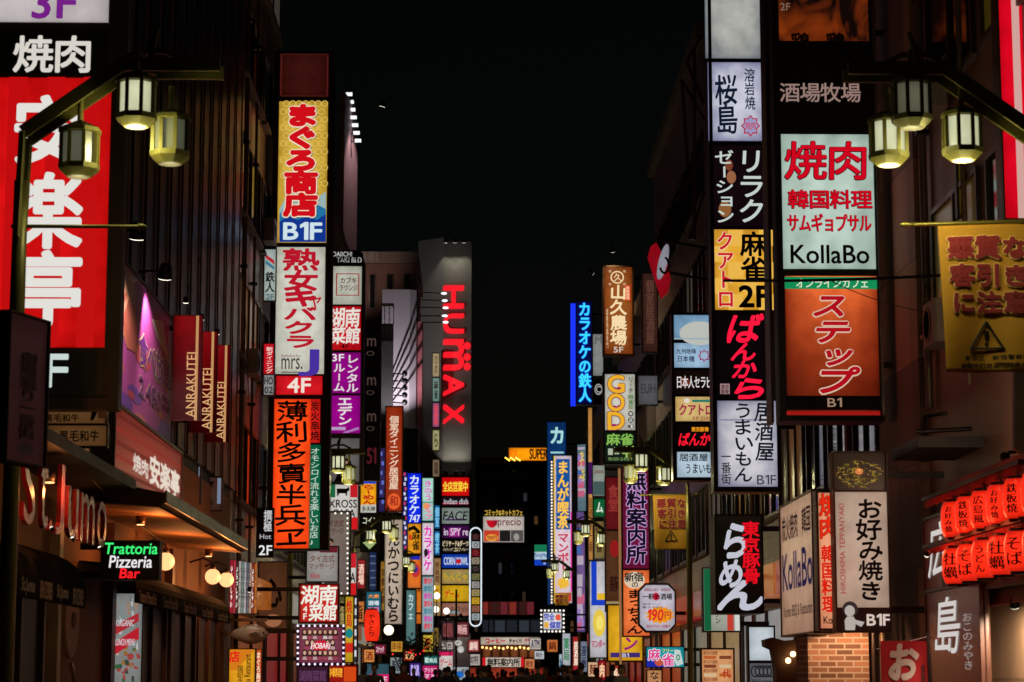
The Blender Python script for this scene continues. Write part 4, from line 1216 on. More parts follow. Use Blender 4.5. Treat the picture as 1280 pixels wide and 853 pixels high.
# ---- directory panels at the foot of the grey tower
S = Sign('directory_sign', 'wide stack of tenant panels at the foot of the grey tower, red panel on top', 'sign', (552, 597, 587, 770), Y=149, depth=.4, rim=.1)
rows = ((597, 620, (216, 14, 16), '全店営業中', (236, 206, 60), .04), (621, 633, (26, 12, 22), 'indian dish', (190, 190, 196), .01), (635, 655, (128, 138, 130), 'FACE', (20, 20, 26), .03),
        (657, 673, (58, 14, 66), 'in SPY re', (216, 196, 214), .02), (675, 691, (16, 12, 12), 'ビリヤード&ダーツ', (226, 206, 170), .02), (693, 710, (10, 58, 164), 'CORN BOWL', (190, 200, 216), .03),
        (712, 730, (166, 140, 84), 'もんじゃ', (196, 150, 40), .04), (732, 752, (206, 162, 22), 'ゲーム', (186, 24, 30), .04), (754, 770, (150, 102, 84), 'インターネット', (60, 34, 32), .03))
for i, (a, c, co, tx, tc, bd) in enumerate(rows):
    P = S.panel((552.5, a, 586.5, c), co, st=.95, label=tx and 'panel %s' % ('red open sign', 'black thin lettering', 'silver', 'purple', 'black billiards', 'blue bowling', 'beige grill', 'yellow game', 'pink brown')[i])
    h = c - a
    if i == 7: P.text(tx, (556, a + h * .25, 574, c - h * .2), tc, 'h', bd, slant=.1)
    elif i == 4:
        P.text('ビリヤード&ダーツ', (553.5, a + 1, 585.5, a + h * .52), tc, 'h', bd); P.text('ゴルフ', (567, a + h * .58, 576, c - 1), tc, 'h', bd); P.text('バッティング', (554, a + h * .62, 566, c - 2), tc, 'h', .01); P.text('バレー', (577, a + h * .62, 585.5, c - 2), tc, 'h', .01)
    else: P.text(tx, (555 if i in (1, 3, 5) else 553.5, a + h * .22, 585, c - h * .22), tc, 'h', bd, slant=.2 if i == 2 else 0)
    if i == 1: P.rect((553, c - 4, 586, c - 2.5), (190, 20, 40), 0)
    if i == 2: P.rect((556, c - 6, 582, c - 4), (70, 30, 90), 0)
    if i == 3: P.rect((561, a + 3, 575, c - 2), (150, 40, 130), 0)
    if i == 5: P.oval((570, a + 6, 576, c - 5), (200, 30, 40), 2)
    if i == 6:
        for k in range(5): P.oval((556 + k * 6, a + 4 + (k % 2) * 2, 561 + k * 6, c - 5), (110, 130, 60), 0, hole=.6)
    if i == 8: P.rect((560, c - 6, 574, c - 3), (120, 150, 160), 0)
S.done()
S = Sign('rounded_sign', 'tall round ended sign of small square logos outlined by a white tube', 'sign', (589, 668, 600, 776), Y=143, depth=.3, rim=.02, body=BLACK)
cs = ((60, 24, 30), (170, 176, 176), (120, 12, 30), (150, 140, 120), (40, 36, 36), (110, 110, 66), (166, 160, 160), (166, 150, 96), (214, 170, 30), (150, 96, 76), (166, 176, 176))
for i, c in enumerate(cs):
    P = S.panel((589.6, 667 + i * 10, 599.4, 675.5 + i * 10), c, st=.85)
    P.oval((592, 668.5 + i * 10, 597, 674 + i * 10), (40, 36, 36) if i in (1, 10) else (90, 60, 50), 0, hole=.65)
b = MB()
L, T = S.loc(587.6, 660); Rr, B = S.loc(601.4, 783)
r = (Rr - L) / 2; cx = (L + Rr) / 2
pts = [(L, -.08, B + r)] + [(L, -.08, T - r)] + [(cx - r * math.cos(a), -.08, T - r + r * math.sin(a)) for a in np.linspace(.3, math.pi - .3, 7)] + [(Rr, -.08, T - r), (Rr, -.08, B + r)] + [(cx + r * math.cos(a), -.08, B + r - r * math.sin(a)) for a in np.linspace(.3, math.pi - .3, 7)] + [(L, -.08, B + r)]
b.tube(pts, .05, glow((226, 236, 244), 1.1), 6); b.build('neon_tube', S.root)
S.done()

# ---- middle of the street's end
S = Sign('cafe_billboard', 'white comic cafe billboard high over the end of the street', 'billboard', (604, 636, 655, 678), Y=190, depth=.5, rim=.08, body=STEEL)
P = S.full((196, 186, 178), st=.95)
P.rect((604, 636, 655, 646), (20, 14, 10), 0); P.text('コミック&ネットカフェ', (606, 637.5, 653, 645), (206, 170, 70), 'h', .03, lay=1)
P.oval((608, 641, 622, 660), (190, 16, 36), 0, a0=180, a1=360); P.text('aprecio', (617, 648, 651, 660), (96, 20, 36), 'h', .01, lay=1)
P.rect((605, 663, 624, 677), (196, 60, 40), 0); P.oval((607, 668, 623, 677), (230, 150, 60), 1); P.rect((624.5, 663, 638, 677), (30, 26, 26), 0); P.rect((638.5, 663, 654, 677), (80, 76, 76), 0); P.oval((642, 667, 649, 676), (150, 146, 140), 1)
P.text('110円', (609, 670, 621, 675), (120, 20, 20), 'h', .03, lay=2)
S.done()
b = MB(); b.box(-1.3, -1.2, .2, .3, -9.5, -.1, DARKMETAL); b.box(1.2, 1.3, .2, .3, -9.5, -.1, DARKMETAL); b.build('support', S.root)
S = Sign('rooftop_sign', 'orange lit rooftop sign reading super, alone against the black sky', 'sign', (636, 560, 690, 576), Y=235, depth=.8, rim=.05)
P = S.full((250, 150, 10), style='hot', st=1.1); P.text('SUPER', (662, 561.5, 684, 574), (40, 16, 8), 'h', .05); P.oval((637, 562, 645, 574), (255, 120, 20), 0, hole=.6)
b = MB()
for i in range(9):
    q = S.loc(632 + i * 2.2, 573 + (i % 3) * 1.5); b.ball((q[0], -.4, q[1]), .1, glow((255, 200, 80), 3), 6)
b.build('bulbs', S.root); S.done()
S = Sign('convenience_sign', 'small green white and blue striped convenience store sign', 'sign', (668, 681, 686, 707), Y=148, depth=.25, rim=.03, arm=1.6)
P = S.full((176, 200, 206), st=1.0); P.rect((668, 681, 686, 690), (20, 116, 76), 0); P.rect((668, 699.5, 686, 707), (16, 60, 180), 0); P.text('FamilyMart', (668.6, 691.5, 685.6, 698), (20, 70, 160), 'h', .02); P.text('酒', (679, 701, 682, 706), (200, 210, 230), 'h', .02, lay=1); S.done()
S = Sign('private_room_sign', 'small bulb framed sign with blue characters on white near the end of the street', 'sign', (679, 766, 702, 787), Y=112, depth=.3, rim=.03, arm=1.8)
P = S.full((214, 216, 220), st=1.0); P.text('完全', (680, 767, 693, 776), (24, 40, 170), 'h', .05); P.text('個室', (687, 777, 701, 786), (24, 40, 170), 'h', .05); P.oval((694, 768, 701, 776), (226, 90, 60), 0); P.oval((680, 777.5, 686, 785.5), (230, 170, 60), 0)
bulbs(S, (676.5, 763.5, 704.5, 789.5), 4.6, .07); S.done()

# coffee shop front across the end
t = empty('coffee_shop', at(638, 848, 185), 0, 'coffee shop with white lettered fascia and warm string lights closing the street', 'shop')
o0 = t.location
def zz(py, Y=185): return at(638, py, Y).z - o0.z
def xx(px, Y=185): return at(px, 800, Y).x - o0.x
b = MB(); b.box(xx(600), xx(676), .3, 10, 0, zz(796), paint((.2, .1, .06), .7)); b.build('wall', t)
b = MB(); b.box(xx(601), xx(674), -.5, .29, zz(806), zz(797), lit((190, 176, 162), 'soft', .95)); f = b.build('fascia', t)
L = MB()
for ch, a, c, m in (('コーヒー', 606, 632, glow((176, 26, 36))), ('チャイハ', 636, 652, glow((60, 30, 26))), ('グリル', 655, 668, glow((160, 26, 36)))):
    n = len(ch)
    for i, k in enumerate(ch):
        v, ff = glyph(k); x0, x1 = xx(a + (c - a) * i / n), xx(a + (c - a) * (i + 1) / n)
        for d in (-.03, 0, .03): L.add([(x0 + (x1 - x0) * p + d, -.52, zz(805) + (zz(798) - zz(805)) * (q + .12) + d) for p, q in v], ff, m)
L.build('lettering', f)
rg = random.Random(8)
for i in range(6):
    b = MB(); b.box(xx(604 + i * 11.5), xx(613 + i * 11.5), .2, .28, zz(822), zz(808), lit(rg.choice(((120, 66, 36), (96, 52, 30), (140, 82, 46))), 'hot', .8)); b.build('window', t)
b = MB()
for i in range(14):
    b.ball((xx(603 + i * 5.2), -.7, zz(809.5 + (i % 3) * .8)), .1, glow((255, 190, 110), 3), 6)
b.build('string_lights', t)
S = Sign('info_sign', 'red framed white free information sign under the coffee shop', 'sign', (603, 822, 655, 834), Y=176, depth=.3, rim=.03)
P = S.full((206, 190, 176), st=.95); P.rect((603, 822, 607, 834), (200, 24, 30), 0); P.rect((651, 822, 655, 834), (200, 24, 30), 0); P.text('無料案内所', (609, 823, 650, 833), (20, 14, 12), 'h', .05); S.done()
b = MB(); b.box(-3.2, 3.2, .05, .2, -2.2, -.05, lit((170, 60, 40), 'hot', .7)); b.build('counter_light', S.root)

# left low clutter near the vanishing point
def simple(name, label, rect, Y, c, texts=(), st=.9, arm=0, mat=None, group=None, rim=.03, style='soft', depth=.2):
    S = Sign(name, label, 'sign', rect, Y=Y, depth=depth, rim=rim, arm=arm, group=group)
    P = S.full(c, st=st, mat=mat, style=style)
    for a in texts:
        if a[0] == 'r': P.rect(a[1], a[2], a[3] if len(a) > 3 else 0)
        elif a[0] == 'o': P.oval(a[1], a[2], a[3] if len(a) > 3 else 0)
        else: P.text(a[1], a[2], a[3], a[0], a[4] if len(a) > 4 else .04, lay=2, slant=a[5] if len(a) > 5 else 0)
    S.done()
    return S
simple('game_sign', 'white game sign with a pink band low in front of the crowd', (549, 815, 566, 838), 132, (210, 200, 196), (('r', (549, 815, 566, 820), (206, 30, 90)), ('h', 'ゲーム', (550, 823, 565, 833), (186, 24, 40), .04, .1)))
simple('pink_sign', 'magenta sign with white lines low beside the white game sign', (528, 832, 547, 850), 120, (196, 30, 110), (('h', 'プリクラ', (530, 835, 546, 841), (230, 200, 214)), ('h', '2F 3F', (531, 843, 544, 848), (230, 200, 214))))
simple('teal_sign', 'teal shop sign with green cross above the magenta sign', (530, 820, 547, 831), 121, (30, 96, 96), (('h', '薬DRUG', (531, 822, 546, 829), (190, 220, 210)),))
simple('blue_info_sign', 'white and blue information panel to the right of the game sign', (567, 834, 586, 850), 132, (170, 176, 176), (('o', (569, 839, 580, 848), (30, 100, 180)), ('h', '新宿', (577, 836, 585, 842), (60, 60, 70))))
simple('gold_sign', 'small gold pictogram sign under the white cutlet sign', (489, 802, 503, 815), 95, (216, 166, 60), (('h', '串揚', (490, 803, 502, 813), (120, 60, 20)),), arm=-.8)
simple('teal_frame_sign', 'small teal sign with white and orange rows above the big red lantern', (458, 740, 476, 766), 90, (20, 96, 116), (('h', '大衆', (460, 743, 474, 748), (226, 140, 60)), ('h', '酒場', (460, 751, 474, 757), (206, 216, 216)), ('h', '新宿', (460, 759, 474, 764), (206, 120, 170))), arm=-.5)
simple('brown_panel_sign', 'narrow olive poster beside the dark screen low on the left', (540, 785, 548, 808), 126, (130, 104, 52), (('v', '酒場', (541.5, 788, 546.5, 804), (40, 24, 14)),))
simple('grey_tower_sign', 'tall pale teal glass sign behind the white cutlet sign', (508, 738, 519, 806), 112, (90, 128, 128), (('v', 'カフェ', (510, 742, 517, 775), (190, 210, 206)),), st=.8)
simple('orange_tower_sign', 'thin orange strip between the blue karaoke sign and the pastel sign', (521, 700, 527, 780), 126, (206, 110, 30), (('v', '居酒屋', (522, 704, 526, 740), (80, 20, 10)),))
simple('cream_sign', 'cream panel column on the tower side left of the directory', (542, 698, 550.5, 770), 148.5, (160, 128, 86), (('v', '映画館', (544, 702, 549, 728), (90, 50, 30)), ('r', (542.5, 732, 550, 752), (200, 160, 30)), ('h', '千', (544, 736, 549, 748), (160, 30, 30))))
simple('yellow_strip_sign', 'yellow and red strip with teal disc beside the portrait sign', (432, 746, 441, 828), 62, (206, 168, 40), (('o', (432, 786, 441, 798), (20, 130, 130)), ('v', '焼鳥', (433, 750, 440, 784), (190, 30, 30)), ('r', (432, 804, 441, 816), (200, 40, 30))), arm=-.6)
simple('green_poster', 'dim green and beige menu poster behind the small red Hunan sign', (424, 746, 431.5, 806), 63, (86, 84, 46), (('v', '定食屋', (425.5, 752, 430.5, 790), (160, 140, 90)),), st=.8)
simple('white_block_sign', 'stack of small white light blocks right of the yellow strip', (442, 746, 446, 826), 66, (60, 56, 60), [('r', (442.4, 748 + k * 13, 445.6, 756 + k * 13), (206, 206, 214)) for k in range(6)])
simple('red_shop_sign', 'red shop fascia with yellow text at the bottom left of the crowd', (408, 832, 446, 862), 58, (150, 20, 16), (('h', '中華料理', (411, 835, 428, 847), (236, 170, 50)), ('r', (430, 834, 445, 852), (206, 70, 20))), style='hot')
simple('lower_fascia_sign', 'blue grey fascia over a pink band low beside the red shop', (454, 830, 486, 862), 74, (52, 86, 100), (('r', (462, 843, 486, 862), (196, 30, 96)), ('h', 'SALE', (464, 846, 484, 854), (220, 190, 200))), st=.8)
simple('window_strip', 'blue lit narrow stair window strip behind the olive lanterns', (462, 690, 470, 738), 99, (28, 44, 84), [('r', (462.5, 695 + k * 9, 469.5, 696 + k * 9), (110, 120, 140)) for k in range(5)], st=.8)
simple('violet_strip', 'violet blue glowing strip between the red panel and the brown pub sign', (474, 560, 481, 640), 103, (52, 40, 92), [('r', (475 + k % 2 * 2, 565 + k * 12, 478 + k % 2 * 2, 570 + k * 12), (96, 110, 190)) for k in range(6)], st=.8)  # strip and its paler patches glow by emission
# the big red lantern and small ones
def paper_lantern(name, label, q, r, h, chars, mat=None, group=None, root=None, s=1.0, rz=0.0, ink=INK):
    t = empty(name, q, rz, label, 'lantern', group)
    m = mat or lit((255, 52, 26), 'soft', s)
    b = MB(); k = 9
    prof = []
    for i in range(2 * k + 1):
        z = -h / 2 + h * i / (2 * k)
        rr = r * (1 - .26 * abs(2 * z / h) ** 3.2) * (1.0 if i % 2 else .965)
        prof.append((rr, z))
    b.lathe(prof, m, n=18); b.build('shade', t)
    for sg in (-1, 1):
        b = MB(); b.lathe([(r * .62, sg * h / 2 - .01), (r * .66, sg * h / 2), (r * .66, sg * (h / 2 + r * .16))], BLACK, n=14); b.build('cap', t)
    b = MB(); n = len(chars)
    for i, ch in enumerate(chars):
        v, f = glyph(ch)
        hh = h * .74; z1 = hh / 2 - hh * i / n; z0 = hh / 2 - hh * (i + 1) / n
        wd = min(1.9, (hh / n) / r * 1.25)
        pts = []
        for d in (-.02, .02):
            pv = []
            for a, c in v:
                w = (a - .5) * wd + d
                z = z0 + (z1 - z0) * (c + .12)
                R2 = r * (1 - .26 * abs(2 * z / h) ** 3.2) + .006
                pv.append((R2 * math.sin(w), -R2 * math.cos(w), z))
            b.add(pv, f, ink)
    b.build('lettering', t)
    b = MB(); b.tube([(0, 0, h / 2 + r * .16), (0, 0, h / 2 + r * .16 + .12)], .008, BLACK, 4); b.build('hanger', t)
    return t
paper_lantern('paper_lantern', 'large red paper lantern with black characters hanging low on the left', at(465, 782, 80), .28, 1.1, 'やきとり')
t = empty('globe_lamp', at(486, 788, 84), 0, 'round white globe lamp glowing below the cutlet sign', 'lamp')
b = MB(); b.ball((0, 0, 0), .19, glow((240, 236, 200), 1.8)); b.build('globe', t); b = MB(); b.tube([(0, 0, -.17), (0, 0, -2.9)], .04, DARKMETAL, 6); b.build('post', t)
rg = random.Random(21)
for i, (px, py) in enumerate(((540, 735), (546, 745), (536, 752), (531, 758), (545, 762), (558, 764), (525, 700), (517, 740))):
    t = empty('globe_lamp', at(px, py, 128 + i * 1.5), 0, 'small white globe lamp in the cluster before the pastel sign', 'lamp', 'white globe lamps before the pastel sign')
    b = MB(); b.ball((0, 0, 0), .2, glow((250, 240, 214), 1.8), 10); b.build('globe', t)
    b = MB(); z = -(t.location.z - .12); b.tube([(0, 0, -.18), (0, 0, z)], .03, DARKMETAL, 5); b.build('post', t)
t = empty('small_tree', at(500, 848, 100), 0, 'small dark street tree with red berries of light below the cutlet sign', 'tree')
t.location.z = .12
b = MB(); b.tube([(0, 0, 0), (.05, 0, 1.2), (0, 0, 2.2), (.3, 0, 2.8)], [.09, .07, .05, .02], paint((.08, .05, .03), .9), 7); b.tube([(.05, 0, 1.6), (-.4, 0, 2.5)], [.04, .015], paint((.08, .05, .03), .9), 6); b.build('trunk', t)
b = MB(); lm2 = paint((.05, .08, .03), .7)
for i in range(900):
    p = Vector((rg.gauss(.3, .75), rg.gauss(0, .4), 2.65 + rg.gauss(0, .22)))
    a, c = rg.uniform(0, 6.3), rg.uniform(-1, 1); d = Vector((math.cos(a), math.sin(a), c)).normalized() * .09; e = d.cross(Vector((rg.random(), rg.random(), 1))).normalized() * .05
    b.poly([tuple(p - d), tuple(p + e), tuple(p + d), tuple(p - e)], lm2)
for i in range(7): b.ball((rg.uniform(-.5, 1.2), -.5, 2.4 + rg.uniform(-.1, .2)), .04, glow((240, 40, 40), 2.0), 6)
b.build('crown', t)
# ================================================================== RIGHT SIDE
PURP = paint((.03, .012, .016), .35, .5)
# ---- pale green barbecue tower
S = Sign('tower_sign', 'wide sign tower on the right with pale green barbecue panel over orange cafe panel', 'sign', (972, -30, 1100, 521), Y=34, depth=.6, rim=.07, body=BLACK, arm=.9)
P = S.panel((968, -30, 1086, 52), None, mat=photo((16, 6, 5), (150, 58, 14), 1.6, .9), label='dark orange photo panel with black bird characters')
P.text('鶏', (988, 42, 1012, 66), (20, 12, 10), 'h', .05, lay=4); P.text('鶏', (1032, 42, 1056, 66), (20, 12, 10), 'h', .05, lay=4); P.text('2F', (975, 5, 987, 14), (120, 96, 80), 'h', .02, lay=3)
P = S.panel((970, 56, 1087, 160), None, mat=BLACK, label='black panel with grey brown characters')
P.text('酒場牧場', (974, 104, 1076, 129), (142, 116, 108), 'h', .02, lay=2)
P = S.panel((975, 168, 1095, 337), (180, 200, 188), label='pale green panel with red characters and black lettering', style='tube')
P.text('焼肉', (980, 177, 1086, 226), (196, 6, 30), 'h', .025, out=((14, 8, 8), .022), slant=.03)
P.text('韓国料理', (984, 238, 1090, 262), (196, 6, 30), 'h', .03, out=((14, 8, 8), .03))
P.text('サムギョプサル', (983, 268, 1089, 291), (196, 6, 30), 'h', .03, out=((14, 8, 8), .03))
P.text('KollaBo', (988, 307, 1086, 330), (14, 16, 16), 'h', .035)
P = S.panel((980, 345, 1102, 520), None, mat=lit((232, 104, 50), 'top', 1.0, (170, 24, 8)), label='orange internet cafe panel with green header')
P.rect((980.5, 346.5, 1098, 362), (12, 138, 84), 0); P.text('オンラインカフェ', (994, 348, 1086, 361), (206, 216, 190), 'h', .03, lay=1)
for ch, x0, y0, x1, y1 in (('ス', 1016, 367, 1060, 398), ('テ', 1016, 400, 1064, 430), ('ッ', 1024, 430, 1070, 458), ('プ', 1018, 459, 1070, 494)):
    P.text(ch, (x0, y0, x1, y1), (168, 12, 26), 'h', .05, out=((206, 180, 160), .05), slant=.22, lay=1)
P.rect((983, 495, 1101.5, 513), (10, 14, 12), 0); P.text('B1', (1034, 498, 1052, 509), (150, 120, 100), 'h', .02, lay=1); P.rect((983, 514.5, 1101.5, 519.5), (150, 20, 18), 0)
S.done()
b = MB(); L = S.loc(1088, 300)[0]; b.box(L + .1, L + .14, -.1, .2, S.b[1], S.a[1], paint((.3, .26, .28), .3, .9)); b.box(S.loc(967, 300)[0] - .09, S.loc(967, 300)[0] - .05, -.08, .5, S.b[1] - .1, S.a[1], PURP); b.build('edge_trim', S.root)
# ---- five panel tower
def five(x, dy, k, Y, label, full=True):
    pass
S = Sign('tower_sign', 'tall dark tower with lilac, black, yellow and white panels beside the green barbecue panel', 'sign', (888, -30, 972, 611), Y=45, depth=.6, rim=.07, body=PURP, arm=.6)
P = S.panel((880, -30, 957, 74), None, mat=lit((164, 164, 158), 'hot', 1.0, (110, 130, 150)), label='blank white panel')
P = S.panel((884, 78, 960, 177), None, mat=lit((188, 190, 204), 'hot', 1.0, (120, 118, 196)), label='lilac panel with brush characters and red star emblem')
P.text('桜島', (894, 94, 922, 168), (14, 24, 44), 'v', .015, brush=.03, jit=.05, lay=1); P.text('溶岩焼', (930, 86, 944, 138), (20, 30, 60), 'v', .015, brush=.02, jit=.06, lay=1)
P.star(938, 158, 12, 9, 8, (176, 30, 66), 1, ay=1.15); P.star(938, 158, 10, 7.5, 8, (150, 150, 190), 2, ay=1.15); P.text('焼肉', (931, 153, 945, 163), (186, 60, 90), 'h', .02, lay=3)
P = S.panel((887, 182, 964, 284), None, mat=lit((22, 10, 16), 'soft', .7), label='black relaxation panel with white katakana')
P.oval((906, 200, 916, 214), (120, 60, 40), 0); P.oval((908, 214, 920, 230), (150, 96, 66), 0); P.oval((898, 252, 914, 272), (140, 90, 50), 0)
P.text('リラク', (921, 186, 957, 280), (186, 196, 190), 'v', .03, slant=.06, lay=1); P.text('ゼーション', (893, 188, 918, 280), (186, 196, 190), 'v', .03, lay=1)
P = S.panel((890, 287, 967, 388), (226, 166, 52), label='yellow mahjong panel')
for i in range(4):
    for j in range(5):
        if (i + j) % 2: P.rect((891 + i * 19, 288 + j * 20, 910 + i * 19, 308 + j * 20), (232, 180, 76), 0)
P.text('クアトロ', (895, 290, 918, 386), (190, 26, 26), 'v', .045, out=((228, 206, 180), .04), lay=1); P.text('麻雀', (925, 290, 958, 352), (16, 20, 20), 'v', .045, lay=1); P.text('2F', (924, 358, 961, 384), (18, 20, 20), 'h', .07, lay=1)
P = S.panel((893, 391, 971, 498), None, mat=lit((14, 7, 10), 'soft', .6), label='black panel with pink red brush hiragana')
for ch, x0, y0, x1, y1 in (('ば', 908, 392, 952, 430), ('ん', 914, 428, 946, 452), ('か', 915, 450, 946, 474), ('ら', 912, 472, 962, 500)):
    P.text(ch, (x0, y0, x1, y1), (246, 24, 62), 'h', .03, brush=.05, slant=.2, lay=1)
P.rect((900, 480, 912, 493), (160, 130, 130), 0); P.text('東京', (901, 481, 911, 487), (60, 16, 20), 'h', .03, lay=1); P.text('豚骨', (901, 487, 911, 493), (60, 16, 20), 'h', .03, lay=1)
P = S.panel((896, 501, 975, 609), None, mat=lit((196, 194, 200), 'hot', 1.0, (120, 124, 180)), label='white pub panel with flowing black brush text')
P.rect((897, 524, 974, 526.5), (140, 140, 160), 0)
P.text('居酒屋', (943, 503, 968, 577), (14, 18, 30), 'v', .015, brush=.03, jit=.05, slant=.08, lay=1); P.text('うまいもん', (916, 504, 942, 604), (14, 18, 30), 'v', .012, brush=.03, jit=.1, lay=1); P.text('一番街', (901, 564, 914, 606), (16, 20, 34), 'v', .012, brush=.015, lay=1); P.text('B1F', (946, 594, 970, 606), (60, 60, 74), 'h', .015, lay=1)
S.done()
# ---- the same tenants again on a smaller tower
S = Sign('tower_sign', 'smaller tower with sky blue and white tenant panels half hidden behind the lilac topped tower', 'sign', (842, 394, 889, 598), Y=57, depth=.5, rim=.06, body=PURP, arm=.5)
P = S.panel((842, 394, 890, 425), (120, 156, 184), label='blank sky blue panel'); P.oval((849, 402, 900, 432), (184, 186, 180), 0); P.rect((842.5, 423, 889, 424.8), (150, 170, 180), 1)
P = S.panel((842, 429, 890, 460), (150, 180, 206), label='pale blue panel'); P.text('九州地鶏', (845, 436, 870, 443), (16, 24, 50), 'h', .015, brush=.02, jit=.08); P.text('日本橋', (846, 445, 868, 453), (16, 24, 50), 'h', .015, brush=.02, jit=.08); P.star(880, 445, 8, 5.5, 8, (150, 36, 90), 1); P.star(880, 445, 6, 4, 8, (150, 180, 206), 2)
P = S.panel((843, 463, 890, 493), None, mat=lit((24, 12, 12), 'soft', .7), label='black panel with white text'); P.oval((850, 472, 862, 484), (110, 36, 20), 0); P.text('日本人セラピ', (845, 470, 890, 486), (206, 200, 200), 'h', .03, lay=1)
P = S.panel((844, 496, 890, 527), (206, 176, 112), label='cream panel with crimson katakana'); P.text('クアトロ', (848, 505, 892, 520), (150, 20, 66), 'h', .05, lay=1); P.oval((855, 498, 862, 504), (220, 210, 200), 0); P.rect((865, 500, 888, 503), (40, 120, 100), 0); P.text('B1F 21:00', (866, 521, 888, 525.5), (150, 60, 60), 'h', .02)
P = S.panel((845, 530, 890, 562), None, mat=lit((14, 7, 8), 'soft', .6), label='black panel with red brush text'); P.text('東京豚骨', (864, 534, 886, 540), (230, 150, 30), 'h', .04); P.text('ばんか', (848, 541, 888, 558), (240, 24, 46), 'h', .03, brush=.05, slant=.2)
P = S.panel((846, 565, 890, 597), (180, 200, 214), label='white panel with black brush text'); P.text('居酒屋', (849, 567, 885, 577), (16, 20, 34), 'h', .015, brush=.02, jit=.05); P.text('うまいも', (856, 579, 890, 593), (16, 20, 34), 'h', .012, brush=.03, jit=.1)
S.done()
# ---- red and white tilted disc sign
t = empty('disc_sign', at(824, 340, 61), math.radians(-14), 'tilted red sign with a white oval face high on the right', 'sign')
o0 = Vector(t.location)
def pp(px, py): q = at(px, py, 61) - o0; return (q.x, q.z)
pts = [pp(*q) for q in ((809, 322), (813, 308), (820, 303), (834, 330), (838, 350), (834, 366), (826, 373))]
b = MB(); b.prism([(x, 0, z) for x, z in pts], (0, .12, 0), lit((140, 10, 24), 'soft', .9)); b.build('board', t)
b = MB(); a, c = pp(829, 328), pp(836, 345)
b.prism([(a[0] + .13 * math.cos(w) + .12 * math.sin(w), -.012, a[1] + .5 * math.sin(w) - .0 * math.cos(w)) for w in np.linspace(0, 2 * math.pi, 22)[:-1]], (0, -.03, 0), lit((150, 148, 160), 'soft', .8)); b.build('oval_face', t)
b = MB()
b.tube([(a[0] + .04 + .12 * math.sin(w), -.05, a[1] + .22 * math.cos(w) - .1) for w in np.linspace(.2, 4.4, 12)], .035, INK, 6); b.build('lettering', t)
b = MB(); b.tube([(.2, .1, 0), (1.6, .3, -.3)], .04, DARKMETAL, 6); b.tube([(.1, .1, .9), (1.6, .3, .6)], .04, DARKMETAL, 6); b.build('bracket', t)

# ---- farm restaurant, mahjong, guide office
S = Sign('farm_sign', 'copper brown vertical farm restaurant sign with cream characters, highest on the right row', 'sign', (755, 334, 791, 443), Y=87, depth=.5, rim=.06, body=paint((.22, .12, .06), .35, .7), arm=.8)
P = S.full((142, 76, 30), st=1.0, style='hot')
P.oval((763, 339, 780, 355), (230, 206, 160), 0, hole=.8); P.text('久', (767, 342, 777, 352), (230, 206, 160), 'h', .02, lay=1)
for q in ((761, 338), (779, 338), (761, 354), (779, 354)): P.oval((q[0], q[1], q[0] + 3, q[1] + 3), (220, 190, 150), 0, hole=.5)
P.text('山久農場', (762, 356, 784, 432), (232, 208, 164), 'v', .03, brush=.03, jit=.05); P.rect((781, 357, 788, 376), (214, 60, 30), 0); P.text('串焼酒場', (782, 358, 787, 375), (236, 200, 160), 'v', .02, lay=1); P.text('国産地鶏専門', (757.5, 386, 760.5, 436), (210, 180, 140), 'v', .01); P.text('5F', (767, 434, 779, 441), (200, 190, 180), 'h', .03)
lamp(S.root, (S.a[0] + .3, -.9, S.a[1] + .45), (S.a[0] + .5, 0, S.a[1] - 1), 30, (1, .8, .5), 90, .1); lamp(S.root, (S.a[0] - .5, -.8, S.a[1] - .4), (S.a[0] + .3, 0, S.a[1] - 1.2), 20, (1, .8, .5), 90, .1)
S.done()
S = Sign('mahjong_sign', 'white sign with three big yellow and purple outlined letters over a dark green mahjong panel', 'sign', (755, 467, 795, 579), Y=85, depth=.45, rim=.05, body=paint((.03, .05, .04), .4), arm=.8)
P = S.panel((756, 468, 794, 538), (192, 190, 178), label='white panel with yellow purple letters')
for ch, y0, y1 in (('G', 470, 491), ('O', 493, 514), ('D', 516, 537)):
    P.text(ch, (760, y0, 780, y1), (222, 166, 40), 'h', .07, out=((96, 20, 70), .05)); P.oval((767, y0 + 6, 774, y1 - 6), (206, 202, 186), 4)
    P.shape([(761, y1 - 6), (779, y1 - 8), (777, y1 - 2), (765, y1 - 1)], (150, 24, 96), 3)
P.text('リーチ', (785, 471, 792, 492), (24, 26, 24), 'v', .03); P.text('麻雀荘', (785, 493, 792, 512), (60, 110, 40), 'v', .03)
for k in range(3): P.oval((785, 514 + k * 8, 792, 521 + k * 8), (20, 20, 22), 0); P.text('本店3'[k], (786, 515 + k * 8, 791, 520 + k * 8), (220, 220, 210), 'h', .02, lay=1)
P = S.panel((756, 541, 794, 578), None, mat=lit((24, 36, 26), 'soft', .8), label='dark green mahjong panel')
P.text('麻雀', (758, 542, 792, 557), (126, 176, 80), 'h', .045); P.text('4F', (778, 558, 792, 572), (150, 186, 90), 'h', .05); P.rect((760, 561, 766, 569), (170, 180, 160), 0); P.rect((768, 559, 774, 568), (170, 180, 160), 0); P.text('10:00-24:00', (760, 572, 790, 576), (120, 150, 90), 'h', .02)
S.done()
S = Sign('guide_sign', 'purple vertical guide office sign with outlined black characters over an orange skewer sign', 'sign', (778, 586, 812, 795), Y=78, depth=.45, rim=.04, body=PURP, arm=1.0)
P = S.panel((778, 586, 811.5, 711), (104, 14, 54), label='purple panel')
for ch, i in zip('無料案内所', range(5)): P.text(ch, (783, 590 + i * 23, 808, 613 + i * 23), (16, 12, 26), 'h', .05, out=((190, 150, 204), .05))
